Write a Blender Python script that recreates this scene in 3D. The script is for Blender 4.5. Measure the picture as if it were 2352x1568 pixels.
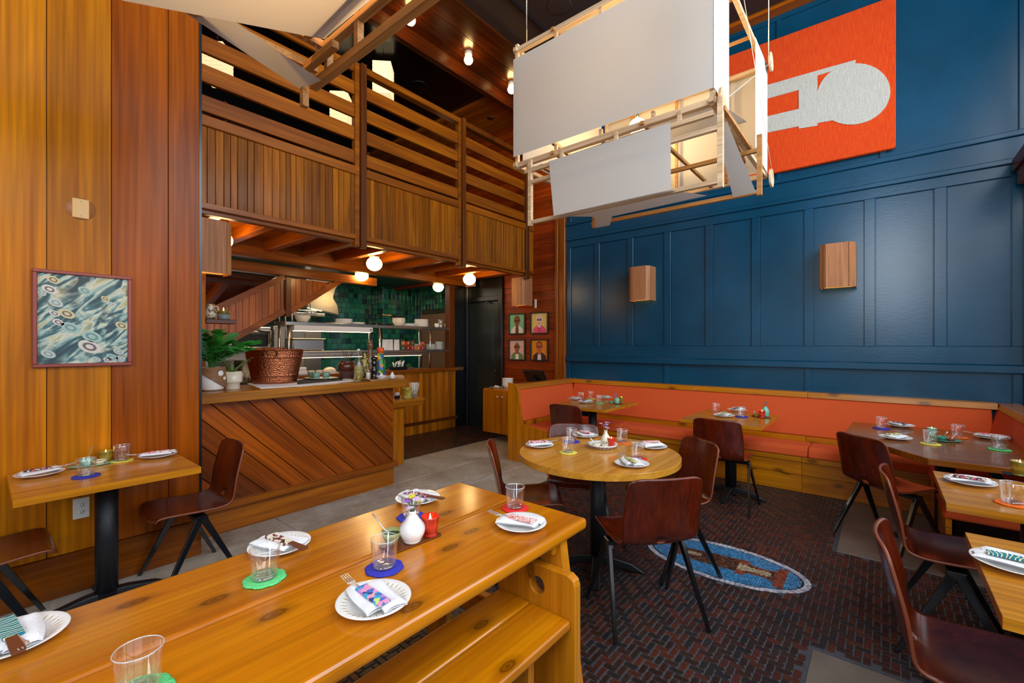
import bpy, bmesh, math, random
from mathutils import Vector, Matrix
for o in list(bpy.data.objects): bpy.data.objects.remove(o, do_unlink=True)
SC = bpy.context.scene
COL = SC.collection
random.seed(7)
R = math.radians
# ---------------------------------------------------------------- camera, world, daylight, exposure
FPX, CXP, HYP, TH, CH = 1022., 1176., 791., R(39.7), 1.45
cam = bpy.data.objects.new('camera', bpy.data.cameras.new('camera'))
COL.objects.link(cam)
cam.location = (0, 0, CH)
cam.rotation_euler = (R(90), 0, TH - R(90))
cam.data.sensor_width = 36; cam.data.lens = FPX / 2352 * 36
cam.data.shift_y = (HYP - 784) / 2352
cam.data.clip_start = .05
SC.camera = cam
SC.view_settings.view_transform = 'Standard'; SC.view_settings.look = 'None'
SC.view_settings.gamma = 1; SC.view_settings.use_curve_mapping = False
SC.view_settings.exposure = -0.06
wd = bpy.data.worlds.new('sky'); SC.world = wd; wd.use_nodes = True
bg = wd.node_tree.nodes['Background']; bg.inputs[0].default_value = (.75, .87, 1, 1); bg.inputs[1].default_value = 1.0
def area(name, loc, rot, sx, sy, w, col):
    L = bpy.data.lights.new(name, 'AREA'); L.shape = 'RECTANGLE'; L.size = sx; L.size_y = sy; L.energy = w; L.color = col
    o = bpy.data.objects.new(name, L); COL.objects.link(o); o.location = loc; o.rotation_euler = rot
    return o
# daylight entering through the tall street windows (side wall, and wall behind the long table)
area('daylight_side_windows_sky', (1.6, -1.32, 3.75), (R(90), 0, 0), 6.2, 1.9, 330, (.84, .92, 1))
area('daylight_side_windows_street', (1.6, -1.32, 1.85), (R(90), 0, 0), 6.2, 1.8, 50, (.9, .95, 1))
area('daylight_end_windows', (-2.75, -.15, 3.4), (R(90), 0, R(-90)), 1.1, 2.4, 110, (.88, .94, 1))
area('kitchen_fill_light', (3.6, 7.2, 2.62), (0, 0, 0), 3.2, .5, 40, (1, .86, .66))  # unseen fill added to brighten the kitchen

# pixel of the photograph -> point on a plane of the room
_c, _s = math.cos(TH), math.sin(TH)
def W(u, v, X=None, Y=None, Z=None):
    t = (u - CXP) / FPX; e = (HYP - v) / FPX
    dx, dy, dz = _c + t * _s, _s - t * _c, e
    d = X / dx if X is not None else Y / dy if Y is not None else (Z - CH) / dz
    return Vector((dx * d, dy * d, CH + dz * d))

# ---------------------------------------------------------------- helpers
def S(r, g, b, k=1.):
    def f(c):
        c /= 255.
        return (c / 12.92 if c <= .04045 else ((c + .055) / 1.055) ** 2.4) * k
    return (f(r), f(g), f(b), 1)
class NT:
    def __init__(s, m): s.t = m.node_tree; s.n = s.t.nodes; s.l = s.t.links
    def a(s, typ, **kw):
        x = s.n.new(typ)
        for k, v in kw.items():
            if k == 'i':
                for kk, vv in v.items():
                    if hasattr(vv, 'is_output') or isinstance(vv, bpy.types.NodeSocket): s.l.new(vv, x.inputs[kk])
                    else: x.inputs[kk].default_value = vv
            else: setattr(x, k, v)
        return x
def newmat(name):
    m = bpy.data.materials.new(name); m.use_nodes = True
    return m, NT(m), m.node_tree.nodes['Principled BSDF']
def ramp(nt, fac, stops, interp='LINEAR'):
    r = nt.a('ShaderNodeValToRGB'); nt.l.new(fac, r.inputs[0]); cr = r.color_ramp; cr.interpolation = interp
    while len(cr.elements) < len(stops): cr.elements.new(.5)
    for e, (p, c) in zip(cr.elements, stops): e.position = p; e.color = c
    return r.outputs[0]
def mix(nt, fac, a, b, mode='MIX'):
    x = nt.a('ShaderNodeMix', data_type='RGBA', blend_type=mode)
    for k, v in ((0, fac), (6, a), (7, b)):
        if isinstance(v, bpy.types.NodeSocket): nt.l.new(v, x.inputs[k])
        else: x.inputs[k].default_value = v
    return x.outputs[2]
def plain(name, col, rough=.5, metal=0, noise=0, nscale=20, coat=0, emit=None, estr=0, trans=0, ior=1.45, bump=0, sheen=0):
    m, nt, p = newmat(name)
    p.inputs['Base Color'].default_value = col; p.inputs['Roughness'].default_value = rough; p.inputs['Metallic'].default_value = metal
    if noise or bump:
        tc = nt.a('ShaderNodeTexCoord'); nz = nt.a('ShaderNodeTexNoise', i={'Vector': tc.outputs['Object'], 'Scale': nscale, 'Detail': 5.})
        if noise:
            f = ramp(nt, nz.outputs[0], [(.3, (1 - noise,) * 3 + (1,)), (.7, (1 + noise * .6,) * 3 + (1,))])
            nt.l.new(mix(nt, 1., col, f, 'MULTIPLY'), p.inputs['Base Color'])
        if bump:
            b = nt.a('ShaderNodeBump', i={'Height': nz.outputs[0], 'Strength': bump, 'Distance': .01}); nt.l.new(b.outputs[0], p.inputs['Normal'])
    if coat: p.inputs['Coat Weight'].default_value = coat; p.inputs['Coat Roughness'].default_value = .12
    if emit: p.inputs['Emission Color'].default_value = emit; p.inputs['Emission Strength'].default_value = estr
    if trans: p.inputs['Transmission Weight'].default_value = trans; p.inputs['IOR'].default_value = ior
    if sheen: p.inputs['Sheen Weight'].default_value = sheen
    return m
def sat(c, k=1.08, b=.92):
    l = .3 * c[0] + .6 * c[1] + .1 * c[2]
    return tuple(max(l + (x - l) * k, .002) * b for x in c[:3]) + (1,)
def wood(name, dark, light, axis='z', rough=.32, scale=1., var=.2, coat=.25, knots=False, streak=.5):
    """lacquered timber: grain stretched along one object axis, each piece shifted and tinted by its own random number"""
    dark, light = sat(dark), sat(light)
    m, nt, p = newmat(name)
    tc = nt.a('ShaderNodeTexCoord'); oi = nt.a('ShaderNodeObjectInfo')
    off = nt.a('ShaderNodeMath', operation='MULTIPLY', i={0: oi.outputs['Random'], 1: 37.})
    cmb = nt.a('ShaderNodeCombineXYZ', i={0: off.outputs[0], 1: off.outputs[0], 2: off.outputs[0]})
    add = nt.a('ShaderNodeVectorMath', operation='ADD', i={0: tc.outputs['Object'], 1: cmb.outputs[0]})
    sc = [9 * scale] * 3; sc['xyz'.index(axis)] = .55 * scale
    mp = nt.a('ShaderNodeMapping', i={'Vector': add.outputs[0], 'Scale': sc})
    n1 = nt.a('ShaderNodeTexNoise', i={'Vector': mp.outputs[0], 'Scale': 1.3, 'Detail': 3., 'Distortion': .7})
    sc2 = [70 * scale] * 3; sc2['xyz'.index(axis)] = 1.6 * scale
    mp2 = nt.a('ShaderNodeMapping', i={'Vector': add.outputs[0], 'Scale': sc2})
    n2 = nt.a('ShaderNodeTexNoise', i={'Vector': mp2.outputs[0], 'Scale': 1., 'Detail': 2.})
    mid = tuple((a + b) / 2 for a, b in zip(dark, light))
    c = ramp(nt, n1.outputs[0], [(.25, dark), (.5, mid), (.75, light)])
    g = ramp(nt, n2.outputs[0], [(.35, (1 - streak * .55,) * 3 + (1,)), (.65, (1.08,) * 3 + (1,))])
    c = mix(nt, 1., c, g, 'MULTIPLY')
    if knots:
        sx = nt.a('ShaderNodeSeparateXYZ', i={0: add.outputs[0]}); al, ac = {'x': (0, 1), 'y': (1, 2), 'z': (2, 1)}[axis]
        m1 = nt.a('ShaderNodeMath', operation='MULTIPLY', i={0: sx.outputs[al], 1: 2.1}); m2 = nt.a('ShaderNodeMath', operation='MULTIPLY', i={0: sx.outputs[ac], 1: 4.6})
        cv = nt.a('ShaderNodeCombineXYZ', i={0: m1.outputs[0], 1: m2.outputs[0]})
        vo = nt.a('ShaderNodeTexVoronoi', voronoi_dimensions='2D', i={'Vector': cv.outputs[0], 'Scale': 1.0, 'Randomness': 1.})
        k = ramp(nt, vo.outputs['Distance'], [(0., (.9,) * 3 + (1,)), (.035, (.6,) * 3 + (1,)), (.06, (.85,) * 3 + (1,)), (.085, (.35,) * 3 + (1,)), (.17, (0, 0, 0, 1))])
        c = mix(nt, k, c, tuple(x * .22 for x in dark[:3]) + (1,))
    vr = nt.a('ShaderNodeMapRange', i={0: oi.outputs['Random'], 3: 1 - var, 4: 1 + var * .8})
    vc = nt.a('ShaderNodeCombineXYZ', i={0: vr.outputs[0], 1: vr.outputs[0], 2: vr.outputs[0]})
    c = mix(nt, 1., c, vc.outputs[0], 'MULTIPLY')
    nt.l.new(c, p.inputs['Base Color']); p.inputs['Roughness'].default_value = rough; p.inputs['Specular IOR Level'].default_value = .28
    p.inputs['Coat Weight'].default_value = coat; p.inputs['Coat Roughness'].default_value = .15
    b = nt.a('ShaderNodeBump', i={'Height': n2.outputs[0], 'Strength': .06, 'Distance': .004}); nt.l.new(b.outputs[0], p.inputs['Normal'])
    return m

class MB:
    """collects shapes; build() links them as one mesh object"""
    def __init__(s): s.v = []; s.f = []; s.sm = []
    def add(s, vs, fs, smooth=False):
        o = len(s.v); s.v += [tuple(v) for v in vs]; s.f += [tuple(i + o for i in f) for f in fs]; s.sm += [smooth] * len(fs); return s
    def box(s, x0, x1, y0, y1, z0, z1):
        return s.add([(x0, y0, z0), (x1, y0, z0), (x1, y1, z0), (x0, y1, z0), (x0, y0, z1), (x1, y0, z1), (x1, y1, z1), (x0, y1, z1)],
                     [(0, 3, 2, 1), (4, 5, 6, 7), (0, 1, 5, 4), (1, 2, 6, 5), (2, 3, 7, 6), (3, 0, 4, 7)])
    def cbox(s, x0, x1, y0, y1, z0, z1, c=.003):
        """box with chamfered edges"""
        vs = []; c = min(c, (x1 - x0) * .45, (y1 - y0) * .45, (z1 - z0) * .45)
        bm = bmesh.new(); MBX = MB().box(x0, x1, y0, y1, z0, z1)
        bv = [bm.verts.new(v) for v in MBX.v]
        for f in MBX.f: bm.faces.new([bv[i] for i in f])
        bmesh.ops.bevel(bm, geom=bm.edges[:], offset=c, segments=1, affect='EDGES')
        bm.verts.index_update(); s.add([v.co[:] for v in bm.verts], [[v.index for v in f.verts] for f in bm.faces]); bm.free(); return s
    def beam(s, p, q, w, h, up=(0, 0, 1)):
        p, q = Vector(p), Vector(q); d = (q - p).normalized(); u = Vector(up)
        if abs(d.dot(u)) > .99: u = Vector((1, 0, 0))
        a = d.cross(u).normalized() * w / 2; b = a.cross(d).normalized() * h / 2
        vs = [p - a - b, p + a - b, p + a + b, p - a + b, q - a - b, q + a - b, q + a + b, q - a + b]
        return s.add(vs, [(0, 1, 2, 3), (7, 6, 5, 4), (0, 4, 5, 1), (1, 5, 6, 2), (2, 6, 7, 3), (3, 7, 4, 0)])
    def tube(s, pts, r, n=8, caps=True, smooth=True):
        pts = [Vector(p) for p in pts]; k = len(pts); rr = r if isinstance(r, (list, tuple)) else [r] * k
        vs = []; ref = None
        for i, p in enumerate(pts):
            d = (pts[min(i + 1, k - 1)] - pts[max(i - 1, 0)]).normalized()
            if ref is None: ref = Vector((0, 0, 1)) if abs(d.z) < .9 else Vector((1, 0, 0))
            a = (ref - d * ref.dot(d)).normalized(); b = d.cross(a); ref = a
            vs += [p + (a * math.cos(2 * math.pi * j / n) + b * math.sin(2 * math.pi * j / n)) * rr[i] for j in range(n)]
        fs = [(i * n + j, i * n + (j + 1) % n, (i + 1) * n + (j + 1) % n, (i + 1) * n + j) for i in range(k - 1) for j in range(n)]
        s.add(vs, fs, smooth)
        if caps: s.add(vs[:n], [tuple(range(n - 1, -1, -1))]); s.add(vs[-n:], [tuple(range(n))])
        return s
    def lathe(s, prof, n=24, c=(0, 0, 0), sx=1, sy=1, smooth=True, wob=None, caps=True):
        vs = []; fs = []; k = len(prof)
        for i, (r, z) in enumerate(prof):
            for j in range(n):
                a = 2 * math.pi * j / n; q = r * (wob(a, i) if wob else 1)
                vs.append((c[0] + q * math.cos(a) * sx, c[1] + q * math.sin(a) * sy, c[2] + z))
        for i in range(k - 1):
            for j in range(n): fs.append((i * n + j, i * n + (j + 1) % n, (i + 1) * n + (j + 1) % n, (i + 1) * n + j))
        if caps and prof[0][0] > 1e-5: fs.append(tuple(range(n - 1, -1, -1)))
        if caps and prof[-1][0] > 1e-5: fs.append(tuple((k - 1) * n + j for j in range(n)))
        return s.add(vs, fs, smooth)
    def prism(s, poly, axis, a0, a1, smooth=False):
        """2-D polygon (in the two other axes, in xyz order) extruded along an axis"""
        def P(q, a):
            return {'x': (a, q[0], q[1]), 'y': (q[0], a, q[1]), 'z': (q[0], q[1], a)}[axis]
        n = len(poly); vs = [P(q, a0) for q in poly] + [P(q, a1) for q in poly]
        fs = [tuple(range(n - 1, -1, -1)), tuple(range(n, 2 * n))] + [(i, (i + 1) % n, n + (i + 1) % n, n + i) for i in range(n)]
        return s.add(vs, fs, smooth)
    def ball(s, c, r, n=16, sz=1.):
        m = n // 2
        return s.lathe([(r * math.sin(math.pi * i / m) if 0 < i < m else 0, -r * sz * math.cos(math.pi * i / m)) for i in range(m + 1)], n, c)
    def grid(s, fn, nu, nv, smooth=True):
        vs = [fn(i / nu, j / nv) for i in range(nu + 1) for j in range(nv + 1)]
        fs = [(i * (nv + 1) + j, (i + 1) * (nv + 1) + j, (i + 1) * (nv + 1) + j + 1, i * (nv + 1) + j + 1) for i in range(nu) for j in range(nv)]
        return s.add(vs, fs, smooth)
    def mesh(s, name):
        me = bpy.data.meshes.new(name); me.from_pydata(s.v, [], s.f)
        me.polygons.foreach_set('use_smooth', s.sm); me.validate()
        bm = bmesh.new(); bm.from_mesh(me); bmesh.ops.remove_doubles(bm, verts=bm.verts, dist=1e-6)
        bmesh.ops.recalc_face_normals(bm, faces=bm.faces); bm.to_mesh(me); bm.free(); me.update()
        return me
    def build(s, name, mat, parent=None, bevel=0, seg=1, solid=0):
        o = bpy.data.objects.new(name, s.mesh(name)); COL.objects.link(o); o.data.materials.append(mat)
        if parent: o.parent = parent
        if solid: q = o.modifiers.new('thickness', 'SOLIDIFY'); q.thickness = solid; q.offset = 0
        if bevel: q = o.modifiers.new('bevel', 'BEVEL'); q.width = bevel; q.segments = seg; q.limit_method = 'ANGLE'
        return o
def inst(name, me, parent=None, loc=(0, 0, 0), rotz=0, mat=None, rot=None, scale=None):
    o = bpy.data.objects.new(name, me); COL.objects.link(o); o.location = loc; o.rotation_euler = rot or (0, 0, rotz)
    if scale: o.scale = scale
    if mat and not me.materials: me.materials.append(mat)
    if parent: o.parent = parent
    return o
def tag(o, label, cat, group=None):
    o['label'] = label; o['category'] = cat
    if group: o['group'] = group
    return o
def thing(name, label, cat, loc=(0, 0, 0), rotz=0, group=None):
    o = bpy.data.objects.new(name, None); COL.objects.link(o); o.location = loc; o.rotation_euler = (0, 0, rotz); o.empty_display_size = .05
    return tag(o, label, cat, group)
def struct(o): o['kind'] = 'structure'; return o
def dup(root, loc, rotz, label=None, group=None):
    r = root.copy(); COL.objects.link(r); r.location = loc; r.rotation_euler = (0, 0, rotz)
    if label: r['label'] = label
    if group: r['group'] = group
    for ch in list(root.children):
        c = ch.copy(); COL.objects.link(c); c.parent = r
        for g in list(ch.children):
            d = g.copy(); COL.objects.link(d); d.parent = c
    return r

# ---------------------------------------------------------------- materials
M = {}
M['panel'] = wood('honey_fir_panel', S(158, 84, 6), S(222, 142, 24), 'z', .3, .7, .14, .0)
M['panel_r'] = wood('red_fir_panel', S(122, 56, 6), S(176, 92, 18), 'z', .27, .7, .14, .0)
M['panel_x'] = wood('fir_skirting', S(112, 56, 10), S(150, 82, 20), 'x', .32, .8, .15, .1)
M['fascia'] = wood('cedar_board_vertical', S(124, 64, 12), S(184, 112, 34), 'z', .36, 1.3, .3, .1)
M['rail'] = wood('fir_rail', S(124, 62, 12), S(178, 104, 30), 'x', .34, 1., .2, .1)
for k_ in ('panel', 'panel_r', 'fascia', 'panel_x'): M[k_].node_tree.nodes['Principled BSDF'].inputs['Specular IOR Level'].default_value = .14
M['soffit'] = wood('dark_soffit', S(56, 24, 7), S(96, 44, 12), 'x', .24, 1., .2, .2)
M['railz'] = wood('fir_post', S(84, 42, 12), S(124, 66, 20), 'z', .34, 1., .15, .1)
M['raily'] = wood('fir_joist', S(140, 68, 14), S(190, 106, 30), 'y', .36, 1., .2, .1)
M['redwood'] = wood('red_plank', S(116, 40, 6), S(182, 78, 14), 'y', .32, .9, .35, .2)
M['pilaster'] = wood('pilaster_wood', S(120, 58, 12), S(180, 100, 30), 'z', .34, 1.5, .1, .3)
M['diag'] = wood('diagonal_board', S(104, 46, 8), S(172, 88, 22), 'x', .3, .9, .38, .15)
M['slab'] = wood('bar_slab', S(140, 82, 24), S(182, 116, 42), 'x', .32, 1., .05, .3)
M['striped'] = wood('striped_cedar', S(150, 78, 20), S(214, 136, 52), 'z', .36, 1.2, .38, .2)
M['pine'] = wood('knotty_pine', S(172, 94, 20), S(208, 134, 44), 'x', .26, .9, .08, .5, True, .3)
M['pinez'] = wood('knotty_pine_upright', S(178, 104, 30), S(214, 142, 54), 'z', .3, .9, .08, .4, True, .3)
M['piney'] = wood('knotty_pine_long', S(176, 104, 26), S(212, 138, 46), 'y', .3, .9, .1, .4, True, .3)
M['top_x'] = wood('fir_table_top', S(178, 108, 34), S(218, 148, 60), 'x', .22, 1., .06, .5)
M['top_y'] = wood('fir_table_top_cross', S(180, 112, 34), S(214, 148, 58), 'y', .24, 1., .06, .5)
M['top_round'] = wood('pale_round_top', S(194, 130, 50), S(222, 162, 80), 'x', .24, .8, .05, .4, False, .25)
M['top_dark'] = wood('brown_table_top', S(112, 60, 18), S(154, 90, 32), 'y', .24, 1., .05, .5)
M['shell'] = wood('red_brown_plywood', S(66, 20, 8), S(108, 38, 16), 'z', .22, 1.2, .12, .6)
M['shelledge'] = plain('plywood_edge', S(118, 58, 34), .4)
M['plyclear'] = wood('birch_cabinet', S(176, 100, 26), S(210, 134, 44), 'z', .32, .7, .06, .3)
M['lampwood'] = wood('maple_strip', S(196, 164, 128), S(226, 198, 164), 'y', .5, 1.5, .06, 0)
M['lampwood_dk'] = wood('shaded_beech_strip', S(160, 110, 62), S(190, 138, 84), 'y', .5, 1.5, .06, 0)  # darker strip for under-lit frame bars, shade put into the colour
M['sconcewood'] = wood('sconce_cedar', S(176, 116, 78), S(206, 148, 106), 'z', .5, 1.3, .06, 0)
M['darkwood'] = wood('walnut_shelf', S(80, 38, 18), S(120, 62, 30), 'x', .36, 1., .1, .2)
def m_blue():
    m, nt, p = newmat('blue_gloss_paint'); tc = nt.a('ShaderNodeTexCoord')
    mp = nt.a('ShaderNodeMapping', i={'Vector': tc.outputs['Object'], 'Scale': (6., 6., 60.)})
    n = nt.a('ShaderNodeTexNoise', i={'Vector': tc.outputs['Object'], 'Scale': 2., 'Detail': 3.})
    n2 = nt.a('ShaderNodeTexNoise', i={'Vector': mp.outputs[0], 'Scale': 2.5, 'Detail': 4.})
    nt.l.new(ramp(nt, n.outputs[0], [(.3, S(0, 63, 90)), (.7, S(0, 73, 105))]), p.inputs['Base Color'])
    p.inputs['Roughness'].default_value = .22; p.inputs['Specular IOR Level'].default_value = .45
    b = nt.a('ShaderNodeBump', i={'Height': n2.outputs[0], 'Strength': .12, 'Distance': .004}); nt.l.new(b.outputs[0], p.inputs['Normal'])
    return m
M['blue'] = m_blue()
M['black'] = plain('black_gloss_paint', S(22, 24, 26), .22, bump=.02, nscale=60)
M['door'] = plain('dark_green_door', S(30, 40, 40), .26, noise=.1, nscale=3)
M['ceil'] = plain('dark_brown_ceiling', S(52, 40, 34), .5)
M['ceil_b'] = plain('black_gloss_ceiling', S(14, 12, 10), .18, bump=.03, nscale=8)
M['kceil'] = plain('dark_green_kitchen_ceiling', S(24, 44, 40), .4, bump=.1, nscale=30)
M['iron'] = plain('black_textured_iron', S(24, 26, 30), .42, .2, bump=.25, nscale=240)
M['legmetal'] = plain('black_enamel_steel', S(18, 20, 24), .24, .3, coat=.5)
M['steel'] = plain('brushed_stainless', S(196, 192, 182), .26, 1)
M['steel_dk'] = plain('worn_stainless', S(120, 112, 98), .3, 1)
M['cutlery'] = plain('polished_steel', S(230, 230, 232), .2, .75)
M['copper'] = plain('hammered_copper', S(176, 106, 72), .3, 1)
def hammer(m):
    nt = NT(m); p = nt.n['Principled BSDF']; tc = nt.a('ShaderNodeTexCoord'); v = nt.a('ShaderNodeTexVoronoi', i={'Vector': tc.outputs['Object'], 'Scale': 95.})
    b = nt.a('ShaderNodeBump', i={'Height': v.outputs['Distance'], 'Strength': .55, 'Distance': .008}, invert=True); nt.l.new(b.outputs[0], p.inputs['Normal'])
hammer(M['copper'])
M['white'] = plain('white_glaze', S(236, 234, 230), .18, coat=.4)
M['cream'] = plain('cream_glaze', S(222, 212, 190), .3, coat=.2)
M['napkin'] = plain('white_linen', S(234, 234, 238), .85, bump=.3, nscale=180)
M['canvas'] = None
M['concrete'] = None
M['orange'] = None
M['plate_white'] = plain('white_plastic', S(226, 222, 212), .35)
M['almond'] = plain('almond_plate', S(222, 172, 104), .4)
def m_glass(name, tint=(1, 1, 1, 1), rough=0., base=.05):
    m, nt, p = newmat(name); nt.n.remove(p); out = nt.n['Material Output']
    tr = nt.a('ShaderNodeBsdfTransparent', i={0: tint}); gl = nt.a('ShaderNodeBsdfGlossy', i={'Roughness': .02 + rough, 'Color': (1, 1, 1, 1)})
    lw = nt.a('ShaderNodeLayerWeight', i={'Blend': .22}); cl = nt.a('ShaderNodeMapRange', i={0: lw.outputs['Facing'], 1: .12, 2: 1., 3: base, 4: .8})
    mx = nt.a('ShaderNodeMixShader', i={0: cl.outputs[0], 1: tr.outputs[0], 2: gl.outputs[0]}); nt.l.new(mx.outputs[0], out.inputs[0]); return m
M['glass'] = m_glass('clear_glass')
def m_emit(name, col, s):
    m, nt, p = newmat(name); p.inputs['Base Color'].default_value = col; p.inputs['Emission Color'].default_value = col; p.inputs['Emission Strength'].default_value = s; return m
M['globe'] = m_emit('lit_opal_globe', (1, .66, .26, 1), 30)
M['bulb'] = m_emit('lit_bulb', (1, .62, .22, 1), 40)
M['flame'] = m_emit('candle_flame', (1, .55, .16, 1), 40)
M['paper'] = m_emit('lit_paper_shade', (1, .74, .4, 1), 1.0)
M['heatlamp'] = m_emit('heat_lamp_strip', (1, .7, .36, 1), 6)
def m_canvas(name, tr):
    m, nt, p = newmat(name); nt.n.remove(p); out = nt.n['Material Output']
    tc = nt.a('ShaderNodeTexCoord'); n = nt.a('ShaderNodeTexNoise', i={'Vector': tc.outputs['Object'], 'Scale': 300., 'Detail': 2.})
    c = ramp(nt, n.outputs[0], [(.3, S(186, 182, 177)), (.7, S(194, 190, 185))])
    d = nt.a('ShaderNodeBsdfDiffuse', i={0: c}); t = nt.a('ShaderNodeBsdfTranslucent', i={0: c})
    mx = nt.a('ShaderNodeMixShader', i={0: tr, 1: d.outputs[0], 2: t.outputs[0]}); nt.l.new(mx.outputs[0], out.inputs[0]); return m
M['canvas'] = m_canvas('cotton_canvas', .13); M['canvas_tan'] = m_canvas('thin_cotton_canvas', .42)
def m_concrete():
    m, nt, p = newmat('polished_concrete'); tc = nt.a('ShaderNodeTexCoord')
    n = nt.a('ShaderNodeTexNoise', i={'Vector': tc.outputs['Object'], 'Scale': 1.6, 'Detail': 8., 'Roughness': .65, 'Distortion': .6})
    n2 = nt.a('ShaderNodeTexNoise', i={'Vector': tc.outputs['Object'], 'Scale': 9., 'Detail': 6., 'Distortion': 1.2})
    c = ramp(nt, n.outputs[0], [(.3, S(140, 128, 112)), (.5, S(172, 162, 148)), (.7, S(194, 188, 178))])
    c2 = ramp(nt, n2.outputs[0], [(.35, (.8, .8, .8, 1)), (.7, (1.08, 1.08, 1.08, 1))])
    nt.l.new(mix(nt, 1., c, c2, 'MULTIPLY'), p.inputs['Base Color']); p.inputs['Roughness'].default_value = .38
    b = nt.a('ShaderNodeBump', i={'Height': n2.outputs[0], 'Strength': .08, 'Distance': .01}); nt.l.new(b.outputs[0], p.inputs['Normal']); return m
M['concrete'] = m_concrete()
def m_fabric(name, a, b, sc=320):
    m, nt, p = newmat(name); tc = nt.a('ShaderNodeTexCoord')
    n = nt.a('ShaderNodeTexNoise', i={'Vector': tc.outputs['Object'], 'Scale': float(sc), 'Detail': 2.})
    nt.l.new(ramp(nt, n.outputs[0], [(.3, a), (.7, b)]), p.inputs['Base Color']); p.inputs['Roughness'].default_value = .9
    bb = nt.a('ShaderNodeBump', i={'Height': n.outputs[0], 'Strength': .25, 'Distance': .003}); nt.l.new(bb.outputs[0], p.inputs['Normal']); return m
M['orange'] = m_fabric('orange_wool', S(206, 76, 24), S(226, 96, 40))
def m_brick(name, cols):
    m, nt, p = newmat(name); tc = nt.a('ShaderNodeTexCoord'); oi = nt.a('ShaderNodeObjectInfo'); ge = nt.a('ShaderNodeNewGeometry')
    ad = nt.a('ShaderNodeMath', operation='ADD', i={0: oi.outputs['Random'], 1: ge.outputs['Random Per Island']})
    fr = nt.a('ShaderNodeMath', operation='FRACT', i={0: ad.outputs[0]})
    n = nt.a('ShaderNodeTexNoise', i={'Vector': tc.outputs['Object'], 'Scale': 60., 'Detail': 4.})
    c = ramp(nt, fr.outputs[0], [(i / len(cols), x) for i, x in enumerate(cols)], 'CONSTANT')
    g = ramp(nt, n.outputs[0], [(.3, (.7, .7, .7, 1)), (.7, (1.2, 1.2, 1.2, 1))])
    nt.l.new(mix(nt, 1., c, g, 'MULTIPLY'), p.inputs['Base Color']); p.inputs['Roughness'].default_value = .34
    b = nt.a('ShaderNodeBump', i={'Height': n.outputs[0], 'Strength': .2, 'Distance': .004}); nt.l.new(b.outputs[0], p.inputs['Normal']); return m
M['pad'] = plain('worn_shaded_concrete_pad', S(118, 108, 98), .5, noise=.35, nscale=3, bump=.1)  # worn concrete, darkened in colour for the shade of tables and chairs
M['brick'] = m_brick('floor_brick', [S(58, 34, 26), S(72, 38, 28), S(46, 34, 28), S(36, 34, 36), S(54, 38, 30), S(82, 40, 28), S(40, 36, 34), S(48, 30, 25)])
M['grout'] = plain('grey_grout', S(72, 74, 82), .7, noise=.2, nscale=30)
M['tile'] = m_brick('green_glazed_tile', [S(22, 88, 74), S(30, 104, 84), S(14, 66, 62), S(36, 112, 92), S(20, 78, 84), S(28, 96, 70), S(10, 48, 48)])
M['tile'].node_tree.nodes['Principled BSDF'].inputs['Roughness'].default_value = .12
# ================================================================ THE SETTING
def boards(parent, mat, name, x0, x1, wid, mk, jitter=.0, gap=.004):
    """row of boards; mk(a, b) returns the MB for the board between a and b"""
    x = x0
    while x < x1 - 1e-4:
        b = min(x + wid * (1 + random.uniform(-jitter, jitter)), x1)
        if x1 - b < wid * .3: b = x1
        mk(x + gap / 2, b - gap / 2).build(name, mat, parent); x = b
# ---------------- floor: grout bed, brick paving, concrete
floor = struct(MB().box(-3, 6.4, -1.1, 8.8, -.12, -.005).build('floor', M['grout']))
for (x0, x1, y0, y1) in [(-3, 2.62, 2.76, 3.3), (2.62, 4.3, 2.76, 3.3), (-3, 1.6, 3.3, 3.9), (1.6, 3.2, 3.3, 3.9), (3.2, 5.7, 3.3, 3.9), (-3, 3.35, 3.9, 4.62), (3.35, 5.7, 3.9, 4.62), (4.3, 5.7, 2.76, 3.3),
                         (3.865, 5.7, -1.05, .245), (1.2, 2.55, -1.05, .255), (1.0, 6.2, 5.9, 8.7)]:
    MB().cbox(x0 + .002, x1 - .002, y0 + .002, y1 - .002, -.03, 0, .003).build('concrete_slab', M['pad' if y0 < 0 else 'concrete'], floor)
cell = .0335; OVX, OVY, OVA, OVB = 3.19, .825, .28, .505
near, far = [], []
for i in range(int(.55 / cell), int(5.2 / cell)):
    for j in range(int(-1.05 / cell), int(2.75 / cell)):
        k = (i - j) % 4
        if k == 0: w, h = 2, 1
        elif k == 3: w, h = 1, 2
        else: continue
        x0, y0 = i * cell, j * cell; x1, y1 = x0 + w * cell, y0 + h * cell
        if x1 > 5.2 or y1 > 2.76: continue
        cx, cy = (x0 + x1) / 2, (y0 + y1) / 2
        if (x1 > 3.865 and y0 < .245) or (x0 < 2.55 and y0 < .255): continue
        if ((cx - OVX) / OVA) ** 2 + ((cy - OVY) / OVB) ** 2 < 1.02: continue
        d = cx * _c + cy * _s
        if d < .8: continue
        u = CXP + FPX * (cx * _s - cy * _c) / d; v = HYP + FPX * CH / d
        if not (-40 < u < 2400) or v > 1600: continue
        g = .0028 + random.uniform(0, .0014); dz = random.uniform(-.0012, .0004)
        (near if (1325 < u < 1950 and v > 1330) else far).append((d, x0 + g, x1 - g, y0 + g, y1 - g, dz, w))
near.sort(); far += near[300:]; near = near[:300]
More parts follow.
